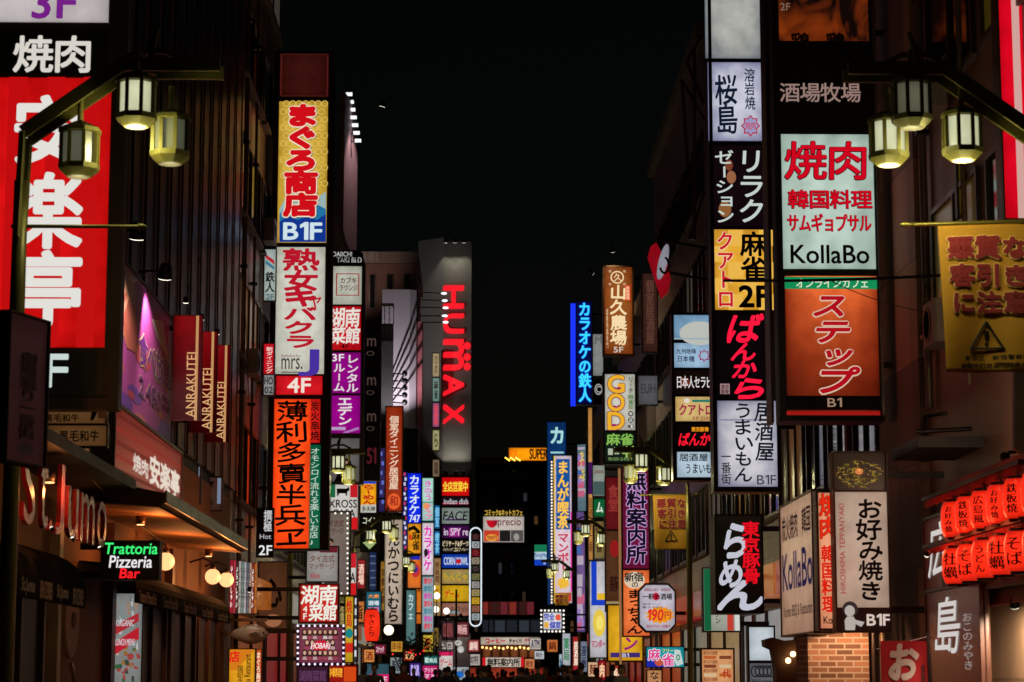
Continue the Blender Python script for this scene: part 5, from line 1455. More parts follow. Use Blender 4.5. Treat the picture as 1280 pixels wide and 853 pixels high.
P = S.panel((778, 713, 812, 795), (232, 116, 60), label='orange panel with white disc and brush hiragana', st=1.05)
P.oval((780, 715, 806, 736), (214, 196, 172), 0); P.text('新宿', (781, 716, 804, 727), (20, 14, 12), 'h', .045, jit=.08, lay=1); P.text('の', (789, 727, 798, 735), (20, 14, 12), 'h', .03, lay=1); P.text('まっちゃん', (783, 737, 804, 793), (24, 12, 10), 'v', .03, brush=.04, jit=.08, lay=1)
S.done()
b = MB(); b.box(S.a[0] - .14, S.a[0] - .07, -.05, .2, S.b[1] - 1, S.a[1], glow((196, 140, 90), .5)); b.build('edge_light', S.root)
S = Sign('octagon_sign', 'white eight cornered pub price sign with a yellow starburst', 'sign', (799, 731, 844, 790), Y=64, depth=.3, rim=.0, body=None)
def octo(S, x0, y0, x1, y1, cut, y, d, mat, name):
    (L, T), (Rr, B) = S.loc(x0, y0), S.loc(x1, y1); k = cut * (Rr - L)
    b = MB(); b.prism([(L + k, y, B), (Rr - k, y, B), (Rr, y, B + k), (Rr, y, T - k), (Rr - k, y, T), (L + k, y, T), (L, y, T - k), (L, y, B + k)], (0, d, 0), mat); return b.build(name, S.root)
octo(S, 797.5, 729, 845.5, 791, .2, 0, .3, paint((.03, .02, .012), .5), 'housing')
octo(S, 799.5, 731.5, 843.5, 788.5, .19, -.012, .011, lit((190, 184, 196), 'soft', 1.0), 'face')
P = S.panel((812, 742, 830, 744), (190, 184, 196), name='face_strip')
P.text('本格炭火焼き 新宿名物', (805, 735.5, 838, 739.5), (120, 20, 40), 'h', .02); P.text('一軒め酒場', (803, 742, 840, 750), (20, 16, 20), 'h', .04); P.oval((816, 741, 824, 751), (200, 24, 60), 0); P.text('酒場の定番 中ジョッキ', (803, 754, 826, 757), (40, 30, 40), 'h', .01); P.text('驚きの安さ', (803, 758, 830, 761), (40, 30, 40), 'h', .01)
P.star(825, 769, 19, 14.5, 14, (232, 146, 24), 0, ay=.6); P.text('190', (810, 762, 829, 776), (206, 40, 40), 'h', .05, slant=.15, lay=1); P.text('円', (830, 764, 839, 774), (180, 30, 40), 'h', .03, lay=1); P.text('毎日夕方から営業中', (808, 781, 838, 785), (150, 20, 50), 'h', .03)
S.done()
b = MB(); q = S.loc(821, 791); b.box(q[0] - .05, q[0] + .05, .1, .2, q[1] - 1.4, q[1], STEEL); b.box(q[0], q[0] + 2.6, .1, .18, q[1] + .5, q[1] + .6, DARKMETAL); b.build('support', S.root)
S = Sign('mahjong_box_sign', 'teal and blue box sign with white outlined mahjong characters at the bottom right of centre', 'sign', (808, 809, 855, 834), Y=62, depth=.4, rim=.02, arm=.8)
P = S.full((24, 150, 160), st=1.0); P.rect((808, 822, 838, 834), (24, 40, 160), 0); P.oval((818, 822, 830, 833), (190, 80, 60), 1); P.text('麻', (810, 811, 825, 826), (206, 60, 130), 'h', .04, out=((226, 222, 230), .06), lay=2); P.text('雀', (827, 817, 843, 833), (206, 60, 130), 'h', .04, out=((226, 222, 230), .06), lay=2); P.text('フリー', (827, 811, 842, 816), (220, 214, 90), 'h', .04, lay=2)
P.shape([(843, 812), (850, 813), (854, 830), (846, 833), (842, 826)], (190, 206, 200), 2); P.oval((845, 818, 850, 826), (70, 130, 110), 3, hole=.5); S.done()
S = Sign('beige_sign', 'beige vertical sign with brush hiragana cut off by the bottom edge', 'sign', (809, 838, 827, 872), Y=61, depth=.2, rim=.02)
P = S.full((196, 140, 96), st=.95); P.text('なべや', (812, 839, 824, 871), (30, 14, 10), 'v', .02, brush=.03); S.done()
S = Sign('yellow_sign', 'yellow sign with purple slanted katakana and a green frame, partly behind the orange skewer sign', 'sign', (760, 757, 803, 826), Y=79.5, depth=.4, rim=.05, body=paint((.12, .1, .02), .5), arm=.6)
P = S.full((220, 166, 30), st=1.0); P.text('マン', (779, 776, 797, 814), (150, 30, 110), 'v', .06, slant=.15); P.rect((763, 816, 800, 822), (60, 40, 110), 0); P.text('B1', (778, 817, 786, 821.5), (200, 200, 210), 'h', .03, lay=1); S.done()
S = Sign('red_panel_sign', 'dim dark red panel beside the purple guide office sign', 'sign', (757, 597, 777, 662), Y=80, depth=.3, rim=.03, arm=.8)
P = S.full((100, 14, 24), st=.85); P.text('食堂', (760, 606, 773, 640), (140, 50, 44), 'v', .02, brush=.03); S.done()
S = Sign('brown_panel_sign', 'brown panel with a faded red disc under the dim red panel', 'sign', (757, 664, 777, 764), Y=80.5, depth=.3, rim=.03, arm=.8)
P = S.full((84, 50, 30), st=.8); P.oval((762, 675, 774, 697), (140, 24, 24), 0); P.text('豚', (762, 720, 774, 740), (40, 16, 12), 'h', .03); P.rect((757.5, 752, 776.5, 763), (150, 130, 90), 0); S.done()
# comic cafe pair
S = Sign('comic_cafe_sign', 'tall glowing comic cafe sign, yellow on blue characters above crimson katakana on white', 'sign', (692, 570, 715, 754), Y=138, depth=.6, rim=.05, body=paint((.02, .06, .14), .4), arm=.8)
P = S.full((216, 196, 206), st=1.05)
P.rect((692, 570, 694, 754), (230, 186, 60), 0); P.rect((713, 640, 715, 740), (214, 50, 160), 0); P.rect((695, 574, 712.5, 662), (20, 80, 150), 0)
P.text('まんが喫茶', (696.5, 576, 711, 661), (240, 190, 70), 'v', .05, lay=1); P.text('マンボー', (697, 666, 711, 716), (190, 20, 70), 'v', .05, lay=1); P.star(704, 729, 9, 6, 7, (236, 184, 60), 0); P.rect((698, 741, 714, 752), (216, 40, 30), 0); P.text('2F', (701, 743, 711, 750.5), (240, 220, 200), 'h', .04, lay=1)
S.done()
b = MB(); b.ball((0, 0, 0), .06, glow((250, 226, 200), 1.6), 6); pb = b.build('bulb', S.root)
for i in range(46):
    q = S.loc(689.6, 578 + i * 3.9)
    if i: o = pb.copy(); COL.objects.link(o); o.parent = S.root
    else: o = pb
    o.location = (q[0], -.05, q[1])
S = Sign('blue_ka_sign', 'dark blue sign with large pale katakana behind the comic cafe sign', 'sign', (684, 528, 708, 756), Y=145, depth=.5, rim=.04, arm=1.2, body=paint((.02, .04, .08), .4))
P = S.full((14, 58, 110), st=.85); P.text('カ', (687, 533, 706, 556), (160, 206, 206), 'h', .06, lay=1); P.text('ー', (687, 560, 706, 572), (150, 196, 200), 'h', .06, lay=1); S.done()
S = Sign('neon_karaoke_sign', 'blue neon vertical karaoke sign outlined in bright blue tubes', 'sign', (720, 377, 740, 505), Y=112, depth=.4, rim=.05, body=paint((.01, .015, .06), .4), arm=.8)
P = S.full((6, 14, 70), st=.9); P.text('カラオケの鉄人', (723, 378, 739, 503), (60, 214, 236), 'v', .05, out=((16, 60, 240), .05))
S.done()
b = MB(); 
for px in (714.5, 717.8): 
    q, w = S.loc(px, 380), S.loc(px, 508); b.tube([(q[0], -.06, q[1]), (w[0], -.06, w[1])], .06, glow((24, 50, 250), 1.4), 6)
b.build('neon_tube', S.root)
# more signs down the right
S = Sign('cat_cafe_sign', 'white sign with blue outlined yellow blocks and crimson katakana at its foot', 'sign', (737, 702, 758, 822), Y=98, depth=.4, rim=.05, body=paint((.1, .08, .02), .4), arm=.6)
P = S.full((192, 190, 196), st=1.0); P.rect((739, 702, 746, 757), (20, 60, 190), 0); P.rect((739, 750, 757, 757), (20, 60, 190), 0); P.rect((746.5, 742, 757, 750), (226, 180, 40), 1); P.oval((741, 762, 757, 796), (226, 196, 70), 0); P.oval((745, 770, 754, 788), (240, 220, 110), 1); P.text('マンボー', (739, 800, 757, 810), (176, 20, 70), 'h', .05, lay=1); S.done()
for lab, r, Y, c, tx, tc in (('tall oblique screen strip glowing violet and blue beyond the comic cafe sign', (721, 640, 732, 790), 116, (110, 84, 140), '', None), ('pale blue and yellow printed strip above the violet screen strip', (722, 556, 733, 640), 117, (96, 120, 130), 'まんが', (216, 186, 90))):
    S = Sign('screen_strip', lab, 'sign', r, Y=Y, depth=.2, rim=.03, rz=math.radians(-30))
    P = S.full(c, st=.9)
    if tx: P.text(tx, (.15, .1, .85, .6), tc, 'v', .05, uv=True)
    rg = random.Random(Y)
    for i in range(14): v = rg.random(); P.rect((.05, v * .93, rg.uniform(.4, .95), min(.98, v + rg.uniform(.02, .06))), rg.choice(((150, 120, 190), (60, 100, 170), (176, 160, 176), (190, 90, 120))), i % 3, True)
    S.done()
S = Sign('gold_column_sign', 'slim warm gold light column between the screen strip and the mahjong signs', 'sign', (735, 510, 741, 700), Y=100, depth=.25, rim=.03)
P = S.full((196, 142, 76), st=.9); P.rect((735, 578, 741, 618), (60, 20, 80), 0); P.text('居酒屋一番', (736, 622, 740.4, 690), (90, 50, 20), 'v', .02); S.done()
S = Sign('beige_cafe_sign', 'grey white box sign with an outlined square left of the mahjong letters', 'sign', (741, 418, 754, 470), Y=94, depth=.3, rim=.03, arm=.8)
P = S.full((136, 140, 136), st=.85); P.text('M', (744, 421, 752, 430), (80, 80, 80), 'h', .01); S.done()
S = Sign('ring_logo_sign', 'dark sign with white ring logo left of the mahjong letters', 'sign', (741, 476, 754, 506), Y=94.5, depth=.3, rim=.02, arm=.8)
P = S.full(None, mat=BLACK); P.oval((743, 480, 753, 494), (150, 150, 150), 0, hole=.75); P.text('C', (745, 483, 751, 491), (150, 150, 150), 'h', .03); S.done()
S = Sign('green_shop_sign', 'small green sign with white character beside the dim red panel', 'sign', (742, 624, 756, 646), Y=90, depth=.3, rim=.02, arm=.8)
P = S.full((12, 96, 52), st=.95); P.text('ム', (745, 627, 754, 642), (206, 216, 200), 'h', .05); S.done()
S = Sign('pale_window_sign', 'pale grey lit sign box with small text under the ring logo sign', 'sign', (741, 582, 756, 620), Y=91, depth=.3, rim=.02, arm=.8)
P = S.full((150, 158, 148), st=.85); P.text('CAFE&DINING', (742.5, 588, 754.5, 592), (110, 60, 50), 'h', .02); P.rect((741.5, 602, 755.5, 619), (66, 86, 84), 0); S.done()
S = Sign('pale_sign', 'pale grey sign box with dark letters high behind the mahjong sign', 'sign', (798, 470, 822, 506), Y=77.6, depth=.3, rim=.02, arm=.5)
P = S.full((96, 96, 100), st=.7); P.text('EUH', (801, 480, 819, 492), (50, 50, 56), 'h', .02); S.done()
S = Sign('pink_strip_sign', 'dim brown and pink vertical strip behind the farm restaurant sign', 'sign', (803, 342, 822, 440), Y=76, depth=.4, rim=.03, arm=.5)
P = S.full((74, 44, 36), st=.6); P.text('個室居酒屋', (807, 350, 818, 430), (90, 56, 46), 'v', .03); S.done()

# ---- low right: ramen, Italian, box sign, teppanyaki, bricks
S = Sign('ramen_box_sign', 'black ramen sign with huge white brush hiragana and red characters', 'sign', (895, 645, 953, 765), Y=41, depth=.9, rim=.03, body=BLACK, arm=.5)
P = S.full(None, mat=paint((.012, .01, .014), .3))
for ch, x0, y0, x1, y1 in (('ら', 900, 652, 938, 700), ('め', 898, 698, 930, 736), ('ん', 896, 724, 958, 764)): P.text(ch, (x0, y0, x1, y1), (184, 184, 196), 'h', .035, brush=.06, slant=.15)
P.text('東京豚骨', (927, 652, 950, 730), (216, 14, 30), 'v', .045, out=((90, 10, 14), .02)); S.done()
S = Sign('tricolour_sign', 'green white and red vertical striped sign behind the black ramen sign', 'sign', (879, 711, 925, 789), Y=47, depth=.3, rim=.025, arm=.6)
P = S.full((170, 172, 160), st=.85); P.rect((879.5, 711.5, 889, 788.5), (16, 92, 56), 0); P.rect((908, 711.5, 917, 788.5), (190, 60, 46), 0); P.rect((917.5, 711.5, 924.5, 788.5), (206, 206, 200), 0); P.text('イタリアン', (893, 740, 901, 780), (20, 20, 20), 'v', .02); S.done()
S = Sign('side_box_sign', 'cream box sign along the street with black Korean barbecue lettering and a red lit end', 'sign', (977, 636, 1021, 795), X=4.9, rz=math.radians(-90), depth=.36, rim=.03, body=paint((.1, .06, .05), .4, .5))
P = S.full((170, 132, 108), st=.85)
P.text('炭火焼肉 韓国', (.06, .08, .94, .28), (34, 20, 18), 'h', .03, uv=True); P.text('KollaBo', (.06, .38, .97, .66), (30, 26, 60), 'h', .03, uv=True); P.text('Korean BBQ & Restaurant', (.08, .78, .95, .88), (60, 40, 34), 'h', .03, uv=True)
b0 = S.loc(1021, 700)[0]
S.done()
q = at(1034, 786, 31.0)
S = Sign('end_sign', 'narrow glowing cream sign with big red characters left of the okonomiyaki sign', 'sign', (1022, 616, 1050, 786), Y=31.0, depth=.3, rim=.03, body=paint((.1, .06, .05), .4, .5))
P = S.full((226, 150, 112), st=1.0)
P.text('焼', (1023, 617, 1047, 646), (216, 40, 16), 'h', .04, out=((60, 10, 8), .02)); P.text('肉', (1023, 646, 1047, 674), (216, 40, 16), 'h', .04, out=((60, 10, 8), .02)); P.text('韓国料理', (1026, 682, 1044, 766), (206, 30, 14), 'v', .05); P.text('Kolla', (1029, 771, 1049, 780), (24, 14, 14), 'h', .03); S.done()
S = Sign('teppanyaki_sign', 'cream okonomiyaki sign with black brush hiragana under a noodle photo panel', 'sign', (1042, 566, 1112, 789), Y=30.4, depth=.3, rim=.02, body=paint((.05, .035, .03), .4, .5), arm=.8)
P = S.panel((1036, 566, 1105, 613), None, mat=lit((34, 20, 12), 'soft', .8), label='dark photo panel of a noodle pancake')
rg = random.Random(9)
for i in range(210):
    r, a = rg.random() ** .6, rg.uniform(0, 6.28); x, y = 1072 + r * 27 * math.cos(a), 592 + r * 17 * math.sin(a); l, w2 = rg.uniform(2, 7), rg.uniform(0, 3.14)
    dx, dy = l * math.cos(w2), l * .6 * math.sin(w2); P.shape([(x, y), (x + dx, y + dy), (x + dx + .5, y + dy + .9), (x + .5, y + .9)], rg.choice(((140, 112, 36), (110, 92, 26), (170, 140, 60), (80, 84, 22), (90, 50, 20))), i % 4)
P.oval((1068, 586, 1078, 594), (206, 120, 66), 4); P.oval((1071, 587, 1075, 590), (230, 160, 90), 5)
P = S.panel((1042, 615, 1112, 760), (176, 152, 134), label='cream panel with black brush hiragana', st=1.0)
P.text('お好み焼き', (1070, 624, 1104, 752), (16, 12, 12), 'v', .02, brush=.045, jit=.08, lay=1); P.text('HIROSHIMA TEPPANYAKI', (1048, 630, 1057, 742), (150, 40, 40), 'h', .012, rot=-1)
P = S.panel((1044, 762, 1114, 789), None, mat=paint((.035, .03, .03), .4), label='dark grey foot panel')
P.oval((1052, 752, 1072, 772), (44, 38, 38), 3); P.oval((1055, 757, 1068, 771), (176, 168, 160), 4); P.shape([(1056, 788), (1055, 776), (1058, 771), (1066, 771), (1069, 776), (1068, 788)], (176, 168, 160), 4); P.shape([(1068, 775), (1080, 778), (1076, 784), (1068, 780)], (176, 168, 160), 4)
P.text('B1F', (1083, 768, 1112, 782), (206, 186, 176), 'h', .05, lay=2); S.done()
t = empty('brick_pillar', at(1046, 848, 33.2), 0, 'warm lit brick pier with pale mortar below the cream box sign', 'pillar'); t.location.z = .12
xa, xb = at(1010, 820, 33.2).x - t.location.x, at(1086, 820, 33.2).x - t.location.x
b = MB(); b.box(xa, xb, 0, 1.2, 0, 3.0, masonry((.34, .15, .08), (.55, .42, .32), .25, .085, .5, .8, .012)); b.build('pier', t)
lamp(t, (.15, -.85, 2.0), (.1, .1, 1.3), 70, (1, .6, .34), 125, .03)
b = MB(); b.tube([(xb + .06, -.05, 0), (xb + .06, -.05, 3.0)], .03, BROWNMETAL, 8); b.tube([(xb + .2, -.02, 0), (xb + .2, -.02, 4.4)], .045, paint((.2, .12, .07), .4, .4), 8); b.build('pipe', t)
t = empty('hood_lamp', at(978, 848, 39), 0, 'curved dark wooden hood with three bare bulbs beside the brick pier', 'canopy')
o0 = Vector(t.location)
hx = lambda px, py: (lambda q: (q.x - o0.x, q.z - o0.z))(at(px, py, 39))
b = MB()
P0 = [hx(*q) for q in ((956, 800), (966, 797), (980, 801), (992, 800), (1002, 806), (998, 830), (1000, 870), (972, 870), (970, 832), (966, 812), (957, 808))]
b.prism([(x, 0, z) for x, z in P0], (0, .5, 0), paint((.10, .05, .025), .5, bump=.2)); b.build('hood', t)
for px, py in ((984, 826), (990, 818), (998, 816)):
    x, z = hx(px, py); b = MB(); b.ball((x, -.12, z), .05, glow((255, 200, 140), 5), 8); b.build('bulb', t)
S = Sign('white_box_sign', 'white box sign over a zebra striped panel beside the curved wooden hood', 'sign', (936, 784, 968, 862), Y=44, depth=.3, rim=.03)
P = S.panel((936, 784, 968, 826), (190, 200, 206)); P = S.panel((936, 829, 968, 862), (96, 100, 104), st=.8)
for i in range(5): P.oval((938 + i * 5, 832, 950 + i * 5, 847), (24, 24, 28), i % 3, hole=.75)
P.text('Welcome', (939, 849, 964, 855), (30, 30, 34), 'h', .04, lay=3); S.done()
S = Sign('menu_sign', 'warm cream menu board with dish photos low beside the lamp post', 'sign', (877, 812, 917, 862), Y=48, depth=.2, rim=.03)
P = S.full((210, 150, 100), st=1.0)
for j in range(4): 
    P.text('本日の酒肴', (879, 814 + j * 11, 897, 819 + j * 11), (110, 40, 20), 'h', .02)
    for i in range(2): P.rect((880 + i * 19, 820 + j * 11, 895 + i * 19, 824 + j * 11), ((180, 90, 40), (120, 60, 36), (206, 180, 140))[(i + j) % 3], 0)
P.text('代', (903, 836, 913, 848), (170, 40, 30), 'h', .04, lay=1); S.done()
S = Sign('shop_flag', 'small red flag with pale brush hiragana at the bottom right', 'flag', (1100, 801, 1160, 868), Y=27.5, depth=.02, rim=.0, body=None)
P = S.full(None, mat=paint((.42, .012, .02), .8, bump=.1)); P.text('お', (1108, 804, 1148, 852), paint((.62, .55, .52), .8), 'h', .05, brush=.06, slant=.1); P.text('食事処', (1150, 830, 1157, 864), paint((.1, .02, .02), .8), 'v', .02); S.done()
b = MB(); q, w = S.loc(1095, 812), S.loc(1166, 795); b.tube([(q[0], 0, q[1]), (w[0], 0, w[1])], .012, STEEL, 6); w2 = S.loc(1160, 790); b.tube([(w2[0], 0, w2[1]), (w2[0] + .05, 0, -1.2)], .02, STEEL, 6); b.build('pole', S.root)
lamp(S.root, (0, -1.6, 1.6), (0, 0, -.1), 26, (1, .8, .6), 80, .03)
# oblique brown Hiroshima boxes
for r, lab, ch, sub, X in (((1157, 652, 1196, 745), 'upper brown oblique box sign with one white brush character beside the red lanterns', '広', '', 6.05), ((1160, 742, 1232, 880), 'lower brown oblique box sign with one white brush character under the red lanterns', '島', 'おこのみやき', 6.0)):
    S = Sign('brown_box_sign', lab, 'sign', r, X=X, rz=math.radians(-90), depth=.08, rim=.04, body=paint((.07, .03, .02), .4))
    P = S.full(None, mat=lit((62, 26, 18), 'hot', .8)); P.text(ch, (.14, .06, .66 if sub else .9, .56 if sub else .8), (190, 184, 180), 'v', .003, brush=.014, slant=.12, uv=True)
    if sub: P.text(sub, (.68, .22, .86, .7), (150, 138, 134), 'v', .0, uv=True)
    S.done()
# ---- red lanterns in two rows and the bright shop beneath them
k = 0
for row, (zc, chars) in enumerate(((3.30, ('お好み焼', '鉄板焼', '広島風', 'お好み焼', '鉄板焼', '広島風')), (2.74, ('牡蠣', 'そば', 'うどん', '牡蠣', 'そば', 'うどん')))):
    for i in range(6):
        y = 27.1 - i * .8
        t = paper_lantern('paper_lantern', 'red paper lantern, %s in the %s row at the right edge' % (('nearest the brown box sign', 'second', 'third', 'fourth', 'fifth', 'outermost')[i] , ('upper', 'lower')[row]), (5.86, y, zc), .18, .43, chars[i], group='red lanterns in two rows', s=1.0, rz=math.radians(-40), mat=lit((255, 44, 22), 'hot', 1.0, (190, 6, 4)))
        k += 1
t = empty('lantern_rack', (5.86, 26.3, 3.0), 0, 'dark rack with red fringe carrying the two rows of red lanterns', 'rack')
b = MB()
for z in (.66, .05): b.box(-.05, .05, -2.6, 2.6, z, z + .05, BLACK)
b.box(.3, .34, -2.6, 2.6, -.75, .9, paint((.25, .03, .02), .6)); b.build('rack_frame', t)
rg = random.Random(2)
for z in (-.02, .6):
    b = MB()
    for i in range(60): y = -2.5 + i * .085; b.box(-.012, .012, y, y + .05, z + rg.uniform(-.03, 0), z + .06, paint((.5, .02, .02), .7))
    b.build('fringe', t)
for y in (-1.6, -.2, 1.2):
    ld = bpy.data.lights.new('lantern_light', 'POINT'); ld.energy = 9; ld.color = (1, .12, .04); ld.shadow_soft_size = .15
    lo = bpy.data.objects.new('lantern_light', ld); COL.objects.link(lo); lo.parent = t; lo.location = (-.35, y, .02)
t = empty('bright_shop', (6.56, 26.2, .12), 0, 'bright beige shop interior wall with a track spotlight under the red lanterns', 'storefront')
b = MB(); b.box(-.01, .03, -4, 2.5, 0, 2.3, paint((.62, .42, .26), .7)); b.build('wall', t)
b = MB(); b.box(-.55, .03, -4, 2.5, 2.31, 2.62, BLACK); b.box(-.012, .0, -4, 2.5, 1.25, 1.28, paint((.4, .26, .15), .6)); b.build('header', t)
lamp(t, (-.35, -.5, 2.1), (0, .5, .9), 230, (1, .72, .5), 110, .06)
lamp(t, (-.4, -1.6, 2.1), (0, -1.7, .9), 120, (1, .72, .5), 120, .06)
t = empty('wall_spotlight', (6.45, 25.9, 3.95), 0, 'small white spotlight at the right edge above the red lanterns', 'lamp')
lamp(t, (-.25, 0, 0), (.15, 6.5, 3.0), 55, (1, .6, .4), 75, .06)
b = MB(); b.tube([(.15, -.05, .05), (-.22, -.05, .05)], .02, DARKMETAL, 6); b.build('arm', t)
# pier and canopies on the near right building
t = empty('corner_pier', (XR - .1, 33.9, 0), 0, 'brown tiled square pier running up the near right building', 'pillar')
b = MB(); b.box(-.02, .5, -1.75, 1.5, .12, 22.0, masonry((.42, .23, .16), (.2, .12, .09), 1.3, 1.5, 0, .75, .012)); b.build('pier', t)
t = empty('dark_canopy', (6.35, 29.6, 4.35), 0, 'black flat canopy with pipework beside the noodle photo panel', 'canopy')
b = MB(); b.box(-.6, .3, -.9, .9, 0, .14, BLACK); b.tube([(-.62, -.9, .2), (.1, -.9, .24)], .03, DARKMETAL, 8); b.tube([(-.5, -.85, .14), (-.5, -.85, .4), (-.2, -.85, .45)], .03, DARKMETAL, 8); b.build('slab', t)
S = Sign('striped_sign', 'red and pale pink vertically striped sign cut off by the top right corner', 'sign', (1246, -30, 1330, 274), Y=26, depth=.3, rim=.02, body=BROWNMETAL)
P = S.full((222, 6, 34), st=1.0); P.rect((1262, -30, 1282, 276), (206, 160, 152), 0); S.done()
S = Sign('yellow_wall_light', 'olive yellow lit window strip behind the right street lamp', 'window', (1196, 180, 1236, 270), Y=29.5, depth=.1, rim=.03)
P = S.full((74, 62, 14), style='hot', st=.8); P.rect((1214, 180, 1219, 270), (20, 16, 8), 0); S.done()
t = empty('wall_stay', at(1190, 60, 30), 0, 'diagonal metal stay fixed to the near right building above the lanterns', 'stay')
b = MB(); b.bar((-.25, 0, -.3), (.45, .2, .5), .05, .05, paint((.4, .3, .28), .4, .7)); b.build('bar', t)
t = empty('leaning_board', at(1290, 470, 25), 0, 'pale grey board standing out at the right edge below the yellow banner', 'board')
o0 = Vector(t.location); 
pt = lambda px, py: (lambda q: (q.x - o0.x, 0, q.z - o0.z))(at(px, py, 25))
b = MB(); b.prism([pt(1268, 400), pt(1300, 380), pt(1300, 590), pt(1268, 560)], (0, .1, 0), paint((.13, .12, .13), .5)); b.build('board', t)

# ---- cloth warning banners on the right lamp posts
def cloth_banner(name, label, rect, Y, text_rows, rod):
    x0, y0, x1, y1 = rect
    O = at(x0, y1, Y)
    t = empty(name, O, 0, label, 'banner', 'yellow warning banners on the right lamp posts')
    def L(px, py): q = at(px, py, Y) - O; return q.x, q.z
    (xa, zt), (xb, zb) = L(x0, y0), L(x1, y1)
    W, H = xb - xa, zt - zb
    def wave(x, z):
        u = (x - xa) / W; v = (zt - z) / H
        return -.07 * v * math.sin(u * 7 + v * 2.2) - .05 * v * v * math.cos(u * 3 + 1), .035 * W * v * (1 - u)
    def P3(x, z, off=0.0):
        d, sx = wave(x, z); return (x + sx, d + off, z + .02 * W * math.sin(3 * (x - xa) / W))
    n, m = 26, 30
    prm = None
    b = MB(); v = []; f = []
    for j in range(m + 1):
        for i in range(n + 1): v.append(P3(xa + W * i / n, zt - H * j / m))
    for j in range(m):
        for i in range(n): a = j * (n + 1) + i; f.append((a, a + n + 1, a + n + 2, a + 1))
    b.add(v, f, paint((.46, .22, .014), .75, bump=.12, scale=4, var=.2), True); cl = b.build('cloth', t)
    cl.modifiers.new('thick', 'SOLIDIFY').thickness = .006
    b = MB()
    def put(s, r, c, bold, off):
        a, bb = L(r[0], r[1]), L(r[2], r[3]); mt = paint(c, .8)
        for i, ch in enumerate(s):
            gv, gf = glyph(ch); w = (bb[0] - a[0]) / len(s); X0 = a[0] + w * i
            for k2 in range(9 if bold else 1):
                off -= .0006
                dx, dz = (bold * math.cos(k2 * .785), bold * math.sin(k2 * .785)) if k2 < 8 else (0, 0)
                pts = [P3(X0 + w * g[0] + dx * w, bb[1] + (a[1] - bb[1]) * (g[1] + .12) + dz * w, off) for g in gv]
                b.add(pts, gf, mt)
    for s, r, c, bo in text_rows:
        if c == (.22, .012, .02): put(s, r, (.72, .45, .18), bo + .035, -.014)
        put(s, r, c, bo, -.022)
    cx, ty, by, hw = x0 + (x1 - x0) * .49, y0 + (y1 - y0) * .66, y0 + (y1 - y0) * .84, (x1 - x0) * .17
    for k2 in range(3):
        pq = ((cx, ty), (cx + hw, by), (cx - hw, by)); a, c = pq[k2], pq[(k2 + 1) % 3]
        q = [P3(*L(a[0] + (c[0] - a[0]) * w, a[1] + (c[1] - a[1]) * w), -.02) for w in np.linspace(0, 1, 6)]
        b.tube(q, .011 * W / .9, INK, 6)
    q = [P3(*L(cx, ty + (by - ty) * w), -.02) for w in (.35, .5, .7)]; b.tube(q, [.03 * W, .024 * W, .012 * W], INK, 6)
    b.ball(P3(*L(cx, ty + (by - ty) * .84), -.02), .02 * W, INK, 8)
    b.build('lettering', cl)
    b = MB(); ra, rb = L(*rod[0]), L(*rod[1]); b.tube([(ra[0], -.0, ra[1]), (rb[0], .0, rb[1])], .022, paint((.25, .2, .05), .35, .7), 8); b.lathe([(.001, -.16), (.02, -.14), (.035, -.08), (.02, -.04), (.03, 0)], paint((.25, .2, .05), .35, .7), (ra[0], 0, ra[1]), 8, 'x'); b.build('rod', t)
    b = MB(); b.bar((rb[0] - .12, 0, rb[1]), (rb[0] - .12, -(Y - round(Y - .4)), rb[1]), .04, .04, OLIVE); b.build('bracket', t)
    return t
DR = (.22, .012, .02)
cloth_banner('warning_banner', 'big yellow warning banner with dark red characters on the near right lamp post', (1172, 281, 1296, 467), 22.9, (('悪質な', (1182, 297, 1286, 326), DR, .05), ('客引き', (1184, 332, 1286, 361), DR, .05), ('に注意', (1186, 366, 1286, 394), DR, .05), ('新宿区　新宿警察署', (1204, 446, 1284, 453), (.02, .012, .008), .03), ('歌舞伎町商店街振興組合', (1198, 456, 1290, 463), (.02, .012, .008), .03)), ((1142, 281), (1310, 276)))
cloth_banner('warning_banner', 'small orange yellow warning banner with three rows of characters on the second right lamp post', (816, 619, 862, 688), 61.3, (('悪質な', (820, 624, 858, 636), DR, .05), ('客引き', (821, 637, 858, 649), DR, .05), ('に注意', (822, 650, 858, 662), DR, .05)), ((806, 619), (876, 618)))
cloth_banner('warning_banner', 'tiny shadowed warning banner on a far lamp post beside the comic cafe sign', (693, 742, 711, 757), 119, (('悪質な', (694, 744, 709, 748), DR, .05), ('客引き', (694, 749, 709, 753), DR, .05)), ((690, 742), (716, 742)))

